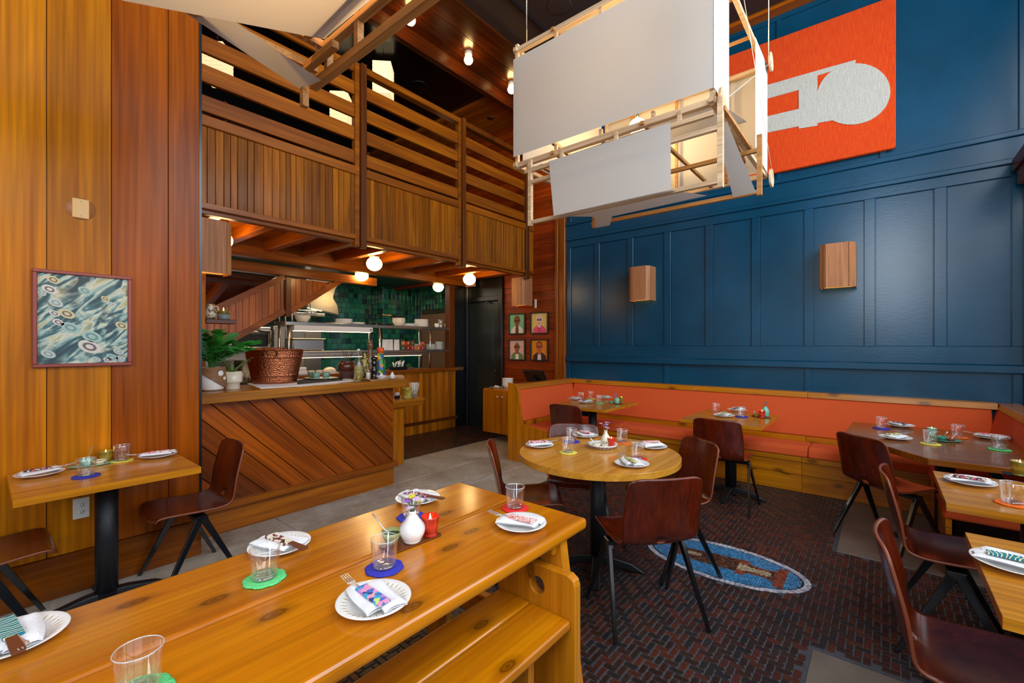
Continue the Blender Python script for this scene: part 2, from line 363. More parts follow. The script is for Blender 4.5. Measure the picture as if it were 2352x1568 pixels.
def brick_mb(mb, x0, x1, y0, y1, z):
    c = .0022; e = .0035
    pts = [(x0 + e, y0), (x1 - e, y0), (x1, y0 + e), (x1, y1 - e), (x1 - e, y1), (x0 + e, y1), (x0, y1 - e), (x0, y0 + e)]
    ix = [(x0 + e + c, y0 + c), (x1 - e - c, y0 + c), (x1 - c, y0 + e + c), (x1 - c, y1 - e - c), (x1 - e - c, y1 - c), (x0 + e + c, y1 - c), (x0 + c, y1 - e - c), (x0 + c, y0 + e + c)]
    vs = [(p[0], p[1], -.006) for p in pts] + [(p[0], p[1], z - .0018) for p in pts] + [(p[0], p[1], z) for p in ix]
    fs = [(8 * r + i, 8 * r + (i + 1) % 8, 8 * r + 8 + (i + 1) % 8, 8 * r + 8 + i) for r in (0, 1) for i in range(8)] + [tuple(range(16, 24))]
    return mb.add(vs, fs)
bh = brick_mb(MB(), -cell + .0033, cell - .0033, -cell / 2 + .0033, cell / 2 - .0033, 0).mesh('brick')
for (d, x0, x1, y0, y1, dz, w) in near:
    inst('brick', bh, floor, ((x0 + x1) / 2, (y0 + y1) / 2, dz), 0 if w == 2 else R(90), M['brick'])
mb = MB()
for (d, x0, x1, y0, y1, dz, w) in far: brick_mb(mb, x0, x1, y0, y1, dz)
o = mb.build('brick_paving', M['brick'], floor); o['kind'] = 'stuff'
mb = MB()                                                             # passage by the kitchen, too far to tell the bricks apart
y = 4.64; r = 0
while y < 5.76:
    x = 2.2 + (r % 2) * .05
    while x < 5.68: brick_mb(mb, x + .003, x + .097, y + .003, y + .047, random.uniform(-.001, .0005)); x += .1
    y += .05; r += 1
o = mb.build('brick_passage', M['brick'], floor); o['kind'] = 'stuff'
# oval mosaic let into the bricks
mos = thing('floor_mosaic', 'oval mosaic inlay with blue field and pale border set in the brick floor', 'mosaic', (OVX, OVY, 0))
def oval(a0, a1, n, z0, z1, mat, name, skip=0, parent=mos):
    mb = MB()
    for q in range(n):
        t0, t1 = 2 * math.pi * (q + .06) / n, 2 * math.pi * (q + .94) / n
        P = [(OVA * a * math.cos(t), OVB * (1 - (1 - a) * OVA / OVB) * math.sin(t)) for a, t in ((a0, t0), (a1, t0), (a1, t1), (a0, t1))]
        mb.prism(P, 'z', z0, z1)
    o = mb.build(name, mat, parent)
    if n > 20: o['kind'] = 'stuff'
    return o
M['mos_white'] = m_brick('mosaic_white', [S(196, 196, 206), S(176, 178, 192), S(206, 206, 212), S(150, 152, 172)])
M['mos_blue'] = m_brick('mosaic_blue', [S(52, 120, 168), S(64, 136, 184), S(44, 106, 152), S(74, 146, 190)])
M['mos_brown'] = m_brick('mosaic_brown', [S(92, 60, 44), S(70, 46, 36), S(112, 74, 52), S(58, 42, 36)])
M['mos_red'] = m_brick('mosaic_red', [S(136, 66, 46), S(120, 56, 40), S(148, 80, 56)])
M['mos_cream'] = m_brick('mosaic_cream', [S(190, 176, 146), S(166, 150, 120), S(150, 132, 104)])
MB().prism([(OVA * math.cos(2 * math.pi * i / 64), OVB * math.sin(2 * math.pi * i / 64)) for i in range(64)], 'z', -.006, -.0025).build('mosaic_bed', plain('dark_mortar', S(40, 32, 34), .6), mos)
oval(.93, .99, 110, -.003, .0004, M['mos_white'], 'border_tiles'); oval(.865, .925, 104, -.003, .0004, M['mos_white'], 'border_tiles')
# field pieces in wavy rows, and the figure: a tapered dark body on a red pedestal
mb = {k: MB() for k in ('mos_blue', 'mos_brown', 'mos_red', 'mos_cream')}
def fig(x, y):
    """x across (-1..1), y along the oval (-1..1, +1 towards the round table)"""
    if -.86 < y < -.74 and abs(x) < .62: return 'mos_red'
    if -.74 <= y < -.36:
        w = .24 + .9 * (abs(y + .53)) ** 1.2
        if abs(x) < w: return 'mos_cream' if abs(x) < .13 and y > -.68 else ('mos_brown' if abs(x) < w - .09 else 'mos_red')
    if -.36 <= y < -.22 and abs(x) < .5: return 'mos_red' if abs(x) > .2 else 'mos_cream'
    if -.22 <= y < .7:
        w = .42 * (1 - max(0, (y - .1)) ** 1.5 * .9)
        if abs(x + .06 * math.sin(4 * y)) < w: return 'mos_cream' if (.28 < y < .5 and abs(x) < .12) else 'mos_brown'
    if .7 <= y < .88 and abs(x - .2) < .16 * (1 - (y - .7) * 3): return 'mos_red'
    return 'mos_blue'
st = .0135
for i in range(-20, 21):
    for j in range(-38, 39):
        x, y = i * st + (j % 2) * st / 2, j * st
        if (x / (OVA * .83)) ** 2 + (y / (OVB * .9)) ** 2 > 1: continue
        k = fig(x / (OVA * .8), y / (OVB * .86)); a = .35 * math.sin(9 * x / OVA) + .3 * math.cos(12 * y / OVB) if k == 'mos_blue' else 0
        h = st * .44; ca, sa = math.cos(a) * h, math.sin(a) * h
        mb[k].prism([(x - ca + sa, y - sa - ca), (x + ca + sa, y + sa - ca), (x + ca - sa, y + sa + ca), (x - ca - sa, y - sa + ca)], 'z', -.003, .0003)
for k, n in (('mos_blue', 'blue_field'), ('mos_brown', 'figure_body'), ('mos_red', 'figure_pedestal'), ('mos_cream', 'figure_chain')):
    o = mb[k].build(n, M[k], mos); o['kind'] = 'stuff'

# ---------------- left wall: wide fir boards
wl = struct(MB().box(-3, .985, 3.652, 3.74, 0, 5.3).build('wall_left', M['black']))
for a, b in zip([-3, -2.4, -1.8, -1.3, -.85, -.45, -.05, .255, .53, .813], [-2.4, -1.8, -1.3, -.85, -.45, -.05, .255, .53, .813, .995]):
    MB().cbox(a + .0015, b - .0015, 3.63, 3.652, .24, 5.3, .0025).build('board', M['panel_r' if a > .5 else 'panel'], wl)
struct(MB().cbox(-3, .995, 3.618, 3.652, 0, .238, .004).build('baseboard_left', M['panel_x']))
struct(MB().box(.985, 1.0, 3.625, 3.74, .2, 5.3).build('trim_1', M['black']))
wb = struct(MB().box(.90, 1.0, 3.74, 8.6, 0, 5.3).build('wall_bar', M['panel']))
# ---------------- blue panelled wall
wr = struct(MB().box(5.722, 5.9, -1.1, 3.67, 0, 5.3).build('wall_right', M['blue']))
edges = [3.661, 3.589] + sum([[3.147 - .5095 * k + .0425, 3.147 - .5095 * k - .0425] for k in range(8)], []) + [-.865, -1.0]
def bl(y0, y1, z0, z1, x=5.7, name='rail', c=.003): MB().cbox(x, 5.724, y0, y1, z0, z1, c).build(name, M['blue'], wr)
for a, b in zip(edges[0::2], edges[1::2]): bl(b, a, 1.432, 2.902, name='stile')
for a, b in zip(edges[1::2], edges[2::2]): MB().cbox(5.716, 5.7245, b + .004, a - .004, 1.436, 2.898, .002).build('panel', M['blue'], wr)
bl(-1.05, 3.661, 1.272, 1.432); bl(-1.05, 3.661, 2.902, 3.004)
bl(-1.05, 3.661, 1.198, 1.272, 5.662, 'chair_rail', .008)
bl(-1.05, 3.661, 3.004, 3.05, 5.675, 'moulding', .006); bl(-1.05, 3.661, 3.05, 3.232, 5.69)
bl(-1.05, 3.661, 3.232, 3.282, 5.668, 'moulding', .006); bl(-1.05, 3.661, 5.06, 5.12, 5.702)
for y in (3.64, 2.142, .607, -.9): bl(y - .03, y + .03, .3, 1.198, 5.702, 'stile')
for y in (3.6, 2.68, 1.78, .88, -.01, -.93): bl(y - .023, y + .023, 3.282, 5.06, 5.702, 'stile')
struct(MB().cbox(5.56, 5.72, -1.05, 3.66, 5.11, 5.2, .004).build('trim_2', M['raily']))
# ---------------- red plank wall and pilaster
wp = struct(MB().box(5.715, 5.9, 3.67, 5.9, 0, 2.6).box(5.715, 5.9, 3.67, 8.6, 2.6, 5.3).build('wall_plank', M['black']))
z = 0.; hs = [.2, .13, .26, .21, .24, .11, .16, .25, .12, .19, .28, .14, .1, .22]
q = 0
while z < 5.2:
    h = hs[q % len(hs)]; q += 1
    MB().cbox(5.695 - (q % 3) * .002, 5.718, 3.85, 4.895 if z < 2.58 else 8.6, z + .001, z + h - .001, .002).build('plank', M['redwood'], wp); z += h
struct(MB().cbox(5.66, 5.72, 3.668, 3.76, 0, 5.2, .006).cbox(5.672, 5.72, 3.762, 3.80, 0, 5.2, .004).cbox(5.66, 5.72, 3.80, 3.852, 0, 5.2, .006).build('trim_3', M['pilaster']))
# ---------------- dark doorway beside the kitchen
dr = struct(MB().cbox(5.70, 5.74, 4.985, 5.74, 0, 2.22, .003).build('door_1', M['door']))
MB().box(5.695, 5.702, 5.16, 5.58, .25, 1.0).box(5.695, 5.702, 5.16, 5.58, 1.15, 2.05).build('door_panel', M['door'], dr, bevel=.003)
MB().tube([(5.69, 5.06, 1.0), (5.65, 5.06, 1.0), (5.65, 5.14, 1.0)], .01, 8).build('door_handle', M['steel_dk'], dr)
struct(MB().cbox(5.63, 5.72, 4.895, 4.985, 0, 2.58, .006).cbox(5.66, 5.72, 4.985, 5.02, 0, 2.22, .004).cbox(5.63, 5.72, 5.72, 5.80, 0, 2.58, .006)
       .cbox(5.64, 5.72, 4.985, 5.72, 2.20, 2.28, .006).cbox(5.68, 5.72, 4.985, 5.72, 2.28, 2.58, .003).build('trim_4', M['black']))
tag(MB().cbox(5.56, 5.63, 5.50, 5.70, 2.47, 2.66, .008).build('exit_sign', plain('exit_sign_box', S(226, 170, 140), .4)), 'small pale exit sign box above the dark doorway', 'sign')
tag(MB().lathe([(0, 0), (.03, 0), (.034, .015), (0, .03)], 12, (5.64, 5.25, 2.17)).build('door_sensor', M['steel_dk']), 'tiny metal sensor under the lintel of the dark doorway', 'sensor')
# ---------------- kitchen half wall with striped boards
wk = struct(MB().box(2.2, 5.69, 5.8, 5.9, 0, .99).build('wall_kitchen', M['black']))
boards(wk, M['striped'], 'board', 2.2, 5.4, .062, lambda a, b: MB().cbox(a, b, 5.778, 5.802, 0, .995, .002), .25, .002)
MB().cbox(2.2, 5.44, 5.74, 6.02, .995, 1.05, .005).build('cap', M['rail'], wk)
MB().cbox(2.2, 5.44, 5.762, 5.80, .15, .2, .004).build('rail', M['darkwood'], wk)
struct(MB().cbox(5.262, 5.388, 5.78, 5.9, 1.05, 2.5, .005).build('trim_5', M['railz']))
struct(MB().cbox(5.388, 5.7, 5.80, 5.9, 1.05, 2.5, .003).build('trim_6', M['black']))
struct(MB().cbox(1.0, 5.7, 5.73, 5.88, 2.49, 2.75, .006).build('trim_7', M['rail']))
struct(MB().cbox(1.0, 4.06, 6.15, 6.3, 2.375, 2.5, .006).build('trim_8', M['rail']))
# ---------------- kitchen shell and its tiles
def shell(name, x0, x1, y0, y1, z0, z1, mat): return struct(MB().box(x0, x1, y0, y1, z0, z1).build(name, mat))
M['tilebed'] = plain('tile_grout', S(70, 84, 72), .6)
k1 = shell('wall_tile_back', 1.0, 5.41, 8.41, 8.6, 0, 2.75, M['tilebed'])
k2 = shell('wall_tile_jog', 5.41, 6.19, 7.985, 8.6, 0, 2.75, M['tilebed'])
k3 = shell('wall_tile_side', 6.19, 6.4, 5.9, 8.6, 0, 2.75, M['tilebed'])
shell('ceiling_kitchen', 1.0, 6.4, 5.88, 8.6, 2.66, 2.72, M['kceil'])
pitch = .104; tm = MB().cbox(-.0495, .0495, -.006, .006, -.0495, .0495, .004).mesh('tile')
cand = []
for r in range(17):
    z = .95 + r * pitch + .05
    off = random.choice((0, .5)) * pitch
    for q in range(0, 18):
        x = 5.39 - off - q * pitch
        if x > 3.6: cand.append((k1, (x - .04, 8.404, z), 0, (8.4, q + (0 if z > 1.72 else 3))))
    for q in range(4): cand.append((k2, (5.404, 8.36 - q * pitch - off * .5, z), R(90), (8.4, q)))
    for q in range(8): cand.append((k2, (5.46 + q * pitch + off * .4, 7.979, z), 0, (8., q)))
    for q in range(20):
        y = 7.93 - q * pitch
        if y > 6.0 and (z > 2.24 or y > 7.74): cand.append((k3, (6.184, y, z), R(90), (7.5, q)))
cand.sort(key=lambda c: (c[3][1] > 8, -c[1][2]))
for pr, loc, rz, _ in cand[:300]: inst('tile', tm, pr, loc, rz, M['tile'])
mb = MB()
for pr, loc, rz, _ in cand[300:]:
    x, y, z = loc; a, b = (.0495, .006) if rz == 0 else (.006, .0495); mb.box(x - a, x + a, y - b, y + b, z - .0495, z + .0495)
o = mb.build('tile_field', M['tile'], k1); o['kind'] = 'stuff'
kd = struct(MB().cbox(6.14, 6.2, 6.3, 7.62, 0, 2.1, .004).build('door_2', plain('brown_kitchen_door', S(110, 84, 66), .4)))
MB().cbox(6.12, 6.2, 7.62, 7.70, 0, 2.19, .004).cbox(6.12, 6.2, 6.3, 7.62, 2.1, 2.19, .004).build('door_frame', M['steel_dk'], kd)
# ---------------- mezzanine
mz = struct(MB().box(1.0, 5.7, 4.34, 8.6, 2.72, 2.78).build('ceiling_mezzanine_underside', M['rail']))
boards(mz, M['rail'], 'board', 4.36, 5.74, .14, lambda a, b: MB().cbox(1.0, 5.7, a, b, 2.70, 2.722, .002), 0, .006)
for k in range(10):
    x = 1.36 + .45 * k
    if x < 5.65: MB().cbox(x - .045, x + .045, 4.36, 5.74, 2.575, 2.705, .003).build('joist', M['raily'], mz)
MB().cbox(1.0, 5.7, 4.30, 4.37, 2.53, 2.72, .004).build('edge_beam', M['rail'], mz)
shell('floor_mezzanine', 1.0, 5.7, 4.36, 8.6, 2.8, 2.9, M['darkwood'])
fa = struct(MB().box(1.0, 5.69, 4.30, 4.345, 2.6, 3.26).build('wall_mezzanine_fascia', M['rail']))
posts = [(2.555, 2.673), (4.05, 4.153), (5.465, 5.534)]
bays = [(1.0, 2.555), (2.673, 4.05), (4.153, 5.465), (5.534, 5.69)]
for a, b in bays:
    boards(fa, M['fascia'], 'board', a, b, .063, lambda x, y: MB().cbox(x, y, 4.278, 4.302, 2.61, 3.245, .003), .3, .003)
    MB().cbox(a, b, 4.262, 4.345, 2.565, 2.613, .003).build('bottom_trim', M['rail'], fa)
    MB().cbox(a, b, 4.255, 4.36, 3.243, 3.33, .004).build('cap_rail', M['rail'], fa)
    if b < 5.5:
        for z0, z1 in ((3.37, 3.505), (3.615, 3.757), (3.857, 3.996), (4.096, 4.236)):
            MB().cbox(a, b, 4.285, 4.325, z0, z1, .004).build('guard_board', M['rail'], fa)
        if a > 1.1: MB().cbox(a, b, 4.26, 4.35, 4.36, 4.43, .006).build('handrail', M['railz' if a > 3 else 'rail'], fa)
        else: MB().cbox(a, b, 4.285, 4.325, 4.34, 4.43, .006).build('handrail', M['rail'], fa)
for a, b in posts:
    m_ = (a + b) / 2 if b - a > .09 else a
    MB().cbox(m_ - .004, b, 4.235, 4.30, 2.475, 4.44, .004).build('post', M['railz'], fa)
    if b - a > .09: MB().cbox(a, m_ - .006, 4.27, 4.34, 2.49, 4.44, .004).build('post', M['rail'], fa)
# main ceiling, soffit with bulbs, mezzanine ceiling and back wall
shell('ceiling', -3, 5.9, -1.1, 3.49, 5.15, 5.3, M['ceil'])
so = struct(MB().box(-3, 5.9, 3.49, 4.31, 5.17, 5.3).build('ceiling_soffit', M['rail']))
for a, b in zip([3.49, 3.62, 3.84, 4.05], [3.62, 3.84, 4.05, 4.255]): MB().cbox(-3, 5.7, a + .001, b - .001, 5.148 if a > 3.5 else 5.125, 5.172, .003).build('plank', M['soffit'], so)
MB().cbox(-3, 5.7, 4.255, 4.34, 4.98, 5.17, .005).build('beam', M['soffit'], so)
shell('ceiling_mezzanine', .9, 4.80, 4.31, 8.6, 5.1, 5.3, M['ceil_b'])
cw = struct(MB().box(4.80, 5.9, 4.31, 8.6, 5.12, 5.3).build('ceiling_mezzanine_wood', M['rail']))
boards(cw, M['raily'], 'plank', 4.86, 5.7, .2, lambda a, b: MB().cbox(a, b, 4.34, 8.6, 5.1, 5.122, .002), 0, .002)
MB().cbox(4.78, 4.86, 4.34, 8.6, 5.05, 5.12, .004).build('beam', M['raily'], cw)
shell('wall_mezzanine_back', .9, 5.9, 8.0, 8.2, 2.9, 5.3, plain('dark_brown_wall', S(40, 24, 20), .5))
# window wall beside the camera and end wall behind it (out of frame): piers, sill, header
ww = struct(MB().box(-3, 5.9, -1.2, -1.05, 0, .85).box(-3, 5.9, -1.2, -1.05, 4.75, 5.3).build('wall_window', M['railz']))
for x in (-3, -1.2, .6, 2.4, 4.2): MB().box(x, x + .12, -1.2, -1.05, .85, 4.75).build('mullion', M['railz'], ww)
MB().box(5.55, 5.9, -1.2, -1.05, .85, 4.75).build('pier', M['blue'], ww)
MB().box(-3, 5.9, -1.18, -1.08, 3.1, 3.2).build('transom', M['railz'], ww)
MB().cbox(4.3, 5.64, -1.05, -.855, 2.92, 3.02, .006).cbox(4.3, 5.62, -1.05, -.88, 2.8, 2.92, .006).cbox(5.56, 5.62, -1.05, -.96, .9, 2.8, .004).build('window_casing', M['railz'], ww)
we = struct(MB().box(-3, -2.85, -1.1, 3.65, 0, .6).box(-3, -2.85, -1.1, 3.65, 4.6, 5.3).build('wall_end', M['railz']))
for y in (-1.1, .4, 1.9, 3.4): MB().box(-3, -2.85, y, y + .14, .6, 4.6).build('mullion', M['railz'], we)
# ================================================================ LARGE FURNITURE
# ---------------- bar counter
bar = thing('bar_counter', 'service bar faced with diagonal red-brown boards under a thick wooden slab', 'counter', (1.0, 3.9, 0))
def loc(o, root): return o
B0 = Vector((1.0, 3.9, 0))
MB().box(.004, 1.768, .022, .5, .0, 1.005).build('carcass', M['darkwood'], bar)
def clip(poly, ax, lim, keep_less):
    out = []
    for i, p in enumerate(poly):
        q = poly[(i + 1) % len(poly)]; a = (p[ax] <= lim) == keep_less; b = (q[ax] <= lim) == keep_less
        if a: out.append(p)
        if a != b:
            t = (lim - p[ax]) / (q[ax] - p[ax]); out.append(tuple(p[k] + t * (q[k] - p[k]) for k in (0, 1)))
    return out
s_ = -.85; dz = [.15, .11, .17, .14, .12, .18, .13, .16]; q = 0
dm = {}
while s_ < 2.0:                                                        # boards run down to the right at 45 degrees
    w = dz[q % 8] * 1.414; q += 1; g = .004
    a, b = s_ + g, s_ + w - g; s_ += w
    # board occupies a < x + (z - .24) - .77 < b  -> parallelogram
    P = [(a - 1.0 + 1.0, 1.01), (b - 1.0 + 1.0, 1.01), (b + .77, .24), (a + .77, .24)]
    for ax, lim, kl in ((0, 1.77, True), (0, 0., False)):
        P = clip(P, ax, lim, kl)
        if len(P) < 3: break
    if len(P) < 3: continue
    # mesh in a frame turned along the board so that the grain follows it
    c45 = math.cos(R(45)); L = [((x - .9) * c45 - (z - .6) * c45, (x - .9) * c45 + (z - .6) * c45) for x, z in P]
    o = MB().prism(L, 'y', 0, .022).build('diagonal_board', M['diag'], bar, bevel=.003); o.location = (.9, 0, .6); o.rotation_euler = (0, R(45), 0)
MB().cbox(.0, 1.79, -.06, .03, .195, .243, .004).build('foot_ledge', M['rail'], bar)
MB().cbox(.0, 1.77, -.002, .03, 0, .194, .003).build('kick_board', M['rail'], bar)
MB().prism([(0, 1.012), (1.85, 1.012), (1.885, 1.09), (0, 1.09)], 'y', -.10, .50).build('slab_top', M['slab'], bar, bevel=.004)
# lower work shelf behind the bar end
ws = thing('work_shelf', 'low work shelf with chunky wooden slab behind the end of the service bar', 'shelf', (2.4, 4.4, 0))
MB().prism([(0, .70), (1.16, .70), (1.2, .785), (0, .785)], 'y', 0, .5).build('slab', M['slab'], ws, bevel=.004)
MB().cbox(.3, .92, .06, .09, 0, .70, .004).build('front_panel', M['plyclear'], ws); MB().cbox(.88, .92, .09, .45, 0, .70, .004).build('side_panel', M['plyclear'], ws)
# ---------------- L-shaped banquette in the corner, turning again along the windows
bq = thing('banquette', 'long orange upholstered banquette with pine frame along the blue wall', 'banquette', (5.17, 1.4, 0))
bq2 = thing('banquette', 'short orange banquette return with a wooden end panel beside the low cabinet', 'banquette', (5.17, 1.4, 0))
bq3 = thing('banquette', 'orange banquette return under the window casing behind the dark brown table', 'banquette', (5.17, 1.4, 0))
BQ = bq
def bp(name, mb, mat, bevel=0, seg=2):
    mb.v = [(x - 5.17, y - 1.4, z) for x, y, z in mb.v]; return mb.build(name, mat, BQ, bevel, seg)
ys = [3.05, 1.75, .60, -.62]
for a, b in zip(ys[:-1], ys[1:]):
    for z0, z1, x in ((0, .168, 5.17), (.17, .298, 5.165), (.30, .352, 5.15)):
        bp('base_board', MB().cbox(x, x + .03, b + .001, a - .001, z0, z1, .003), M['piney'])
    bp('back_strip', MB().cbox(5.46, 5.52, b + .001, a - .001, .40, .50, .003), M['piney'])
    bp('top_rail', MB().prism([(a - .001, 0), (b + .001, 0)][:0] or [(5.585, .89), (5.70, .905), (5.70, .948), (5.60, .945)], 'y', b - (.15 if b < 0 else 0) + .001, a + (.46 if a > 3 else 0) - .001), M['piney'], .003)
bp('base', MB().box(5.18, 5.70, -.30, 3.05, 0, .34), M['darkwood'])
def backc(y0, y1): return MB().prism([(5.50, .50), (5.70, .50), (5.70, .893), (5.60, .893), (5.575, .8), (5.535, .65)], 'y', y0, y1)
bp('back_cushion', backc(-.735, 3.47), M['orange'], .015, 3)
yb = [3.40, 2.5, 1.55, .55, -.55]
for a, b in zip(yb[:-1], yb[1:]): bp('seat_cushion', MB().prism([(5.135, .352), (5.455, .352), (5.455, .45), (5.2, .452), (5.15, .425)], 'y', b + .002, a - .002), M['orange'], .016, 3)
# left return
BQ = bq2
bp('end_panel', MB().prism([(3.627, 0), (3.627, .972), (3.50, .957), (3.452, .87), (3.405, .475), (3.04, .43), (3.04, 0)], 'x', 4.285, 4.312), M['plyclear'], .003)
bp('back_board', MB().cbox(4.312, 5.70, 3.60, 3.627, 0, .948, .003), M['plyclear'])
bp('top_rail', MB().prism([(3.485, .89), (3.60, .905), (3.627, .95), (3.50, .95)], 'x', 4.312, 5.70), M['pine'], .003)
bp('back_cushion', MB().prism([(3.40, .50), (3.60, .50), (3.60, .893), (3.505, .893), (3.475, .8), (3.435, .65)], 'x', 4.33, 5.69), M['orange'], .015, 3)
bp('back_strip', MB().cbox(4.312, 5.46, 3.385, 3.44, .40, .50, .003), M['pine'])
bp('seat_cushion', MB().prism([(3.055, .352), (3.39, .352), (3.39, .45), (3.12, .452), (3.07, .425)], 'x', 4.33, 5.14), M['orange'], .016, 3)
for z0, z1 in ((0, .168), (.17, .298), (.30, .352)): bp('base_board', MB().cbox(4.312, 5.15, 3.06, 3.09, z0, z1, .003), M['pine'])
# right return along the windows
BQ = bq3
bp('top_rail', MB().prism([(-.765, .89), (-.88, .905), (-.88, .945), (-.78, .942)], 'x', 3.9, 5.70), M['pine'], .003)
bp('back_cushion', MB().prism([(-.66, .50), (-.88, .50), (-.88, .893), (-.77, .893), (-.745, .8), (-.70, .65)], 'x', 3.9, 5.69), M['orange'], .02, 3)
bp('seat_cushion', MB().prism([(-.30, .352), (-.65, .352), (-.65, .45), (-.36, .452), (-.315, .425)], 'x', 3.9, 5.13), M['orange'], .016, 3)
bp('back_board', MB().cbox(3.9, 5.70, -.91, -.882, 0, .945, .003), M['pine'])
for z0, z1 in ((0, .168), (.17, .298), (.30, .352)): bp('base_board', MB().cbox(3.9, 5.15, -.34, -.31, z0, z1, .003), M['pine'])
# ---------------- low cabinet behind the banquette
cb = thing('cabinet', 'low birch cabinet with two doors and hairpin legs behind the banquette end', 'cabinet', (4.95, 3.68, 0))
MB().cbox(.015, .72, .0, 1.01, .13, .785, .004).build('body', M['plyclear'], cb)
for a, b, k in ((.0, .33, .06), (.333, .665, .60), (.668, 1.01, .70)):
    d = MB().cbox(0, .016, a + .002, b - .002, .128, .765, .003).build('door', M['plyclear'], cb)
    MB().lathe([(0, 0), (.008, 0), (.007, .012), (.013, .018), (.013, .024), (0, .028)], 12).build('knob', M['cutlery'], d)
    kn = d.children[0]; kn.rotation_euler = (0, R(-90), 0); kn.location = (0, k, .675)
for x, y in ((.08, .9), (.08, .1), (.64, .9), (.64, .1)):
    MB().tube([(x, y - .05, .13), (x - .03, y, .0), (x, y + .05, .13)], .006, 6).build('leg', M['legmetal'], cb)
# ---------------- tables
def cross_base(t, cx, cy, h, r=.05, arm=.28, rot=0.):
    MB().tube([(cx, cy, .06), (cx, cy, h)], r, 24).build('column', M['iron'], t)
    for k in range(4):
        a = rot + k * math.pi / 2; dx, dy = math.cos(a), math.sin(a)
        mb = MB()
        pts = [(.0, .085, .034), (.10, .075, .03), (arm - .06, .05, .027), (arm, .016, .03), (arm + .03, .0, .033)]
        vs = []
        for q, z, w in pts:
            for sgn, zz in ((-1, z), (1, z), (1, max(z - .05, 0)), (-1, max(z - .05, 0))):
                vs.append((cx + dx * q - dy * w * sgn, cy + dy * q + dx * w * sgn, zz + .004))
        fs = [(i * 4 + j, i * 4 + (j + 1) % 4, i * 4 + 4 + (j + 1) % 4, i * 4 + 4 + j) for i in range(4) for j in range(4)] + [(0, 1, 2, 3), (19, 18, 17, 16)]
        mb.add(vs, fs).build('base_foot', M['iron'], t, bevel=.006)
    MB().box(cx - .14, cx + .14, cy - .03, cy + .03, h - .02, h).box(cx - .03, cx + .03, cy - .14, cy + .14, h - .021, h - .001).build('top_plate', M['iron'], t)
def square_table(label, x0, x1, y0, y1, cx, cy, mat, axis='x', th=.034, rot=0.):
    t = thing('dining_table', label, 'table', (cx, cy, 0))
    n = 4; w = ((y1 - y0) if axis == 'x' else (x1 - x0)) / n
    for k in range(n):
        if axis == 'x': m_ = MB().box(x0 - cx, x1 - cx, y0 - cy + k * w, y0 - cy + (k + 1) * w, .75 - th, .75)
        else: m_ = MB().box(x0 - cx + k * w, x0 - cx + (k + 1) * w, y0 - cy, y1 - cy, .75 - th, .75)
        m_.build('top_plank', mat, t, bevel=.0012)
    cross_base(t, 0, 0, .75 - th, rot=rot)
    return t
square_table('square table with black iron column against the wide fir board wall', .105, .825, 3.0, 3.615, .465, 3.32, M['top_x'], 'x', .036)
square_table('square table in the corner of the orange banquette beside its end panel', 4.27, 5.11, 2.27, 2.99, 4.66, 2.63, M['top_y'], 'y', .03)
square_table('square table at the middle of the orange banquette', 4.24, 5.07, .78, 1.46, 4.66, 1.12, M['top_y'], 'y', .03)
square_table('narrow honey coloured table with gold candle beside the window banquette', 2.735, 3.395, -.86, -.22, 3.06, -.54, M['top_y'], 'y', .034)
square_table('narrow honey coloured table with one teal-sleeved setting by the windows', 1.69, 2.36, -.86, -.24, 2.02, -.54, M['top_y'], 'y', .034)
t3 = thing('dining_table', 'large dark brown table with cut corners in the window end of the banquette', 'table', (4.45, -.35, 0))
MB().prism([(x - 4.45, y + .35) for x, y in [(5.08, .2), (4.37, .23), (3.735, -.22), (3.74, -.55), (3.9, -.725), (5.08, -.725)]], 'z', .71, .75).build('top', M['top_dark'], t3, bevel=.003)
cross_base(t3, 0, 0, .71, .055)
rt = thing('round_table', 'round honey coloured wooden dining table set for five', 'table', (2.595, 1.425, 0))
Rr = .512
for k in range(6):
    a0 = -Rr + k * Rr / 3; P = [(Rr * math.cos(2 * math.pi * i / 96), Rr * math.sin(2 * math.pi * i / 96)) for i in range(96)]
    P = clip(P, 1, a0 + Rr / 3, True); P = clip(P, 1, a0, False); MB().prism(P, 'z', .712, .75).build('top_plank', M['top_round'], rt, bevel=.0012)
cross_base(rt, 0, 0, .712, .05, .27, R(-65))
# ---------------- long trestle table and its bench
lt = thing('trestle_table', 'long knotty pine trestle table with rounded edges and two thick planks', 'table', (.35, 1.288, 0))
for y0, y1 in ((-.373, .012), (.016, .372)):
    MB().box(-1.3, 1.23, y0, y1, .705, .75).build('plank', M['pine'], lt, bevel=.014, seg=3)
for x in (-1.0, 1.075):
    e = MB()
    for sg in (-1, 1):
        MB().prism([(sg * .345, .705), (sg * .235, .705), (sg * .325, 0), (sg * .445, 0)], 'x', x, x + .045).build('leg', M['pinez'], lt, bevel=.004)
    MB().cbox(x - .03, x + .075, -.33, .33, .645, .705, .006).build('cleat', M['piney'], lt)
    MB().cbox(x + .002, x + .043, -.27, .27, .24, .34, .004).build('crossbar', M['piney'], lt)
MB().cbox(-1.0, 1.075, -.02, .02, .25, .35, .004).build('stretcher', M['pine'], lt)
bn = thing('bench', 'knotty pine bench with a round hand hole in its end board beside the trestle table', 'bench', (.35, 1.035, 0))
for y0, y1 in ((-.17, .012), (.018, .175)): MB().box(-1.2, 1.03, y0, y1, .415, .45).build('seat_plank', M['pine'], bn, bevel=.01, seg=3)
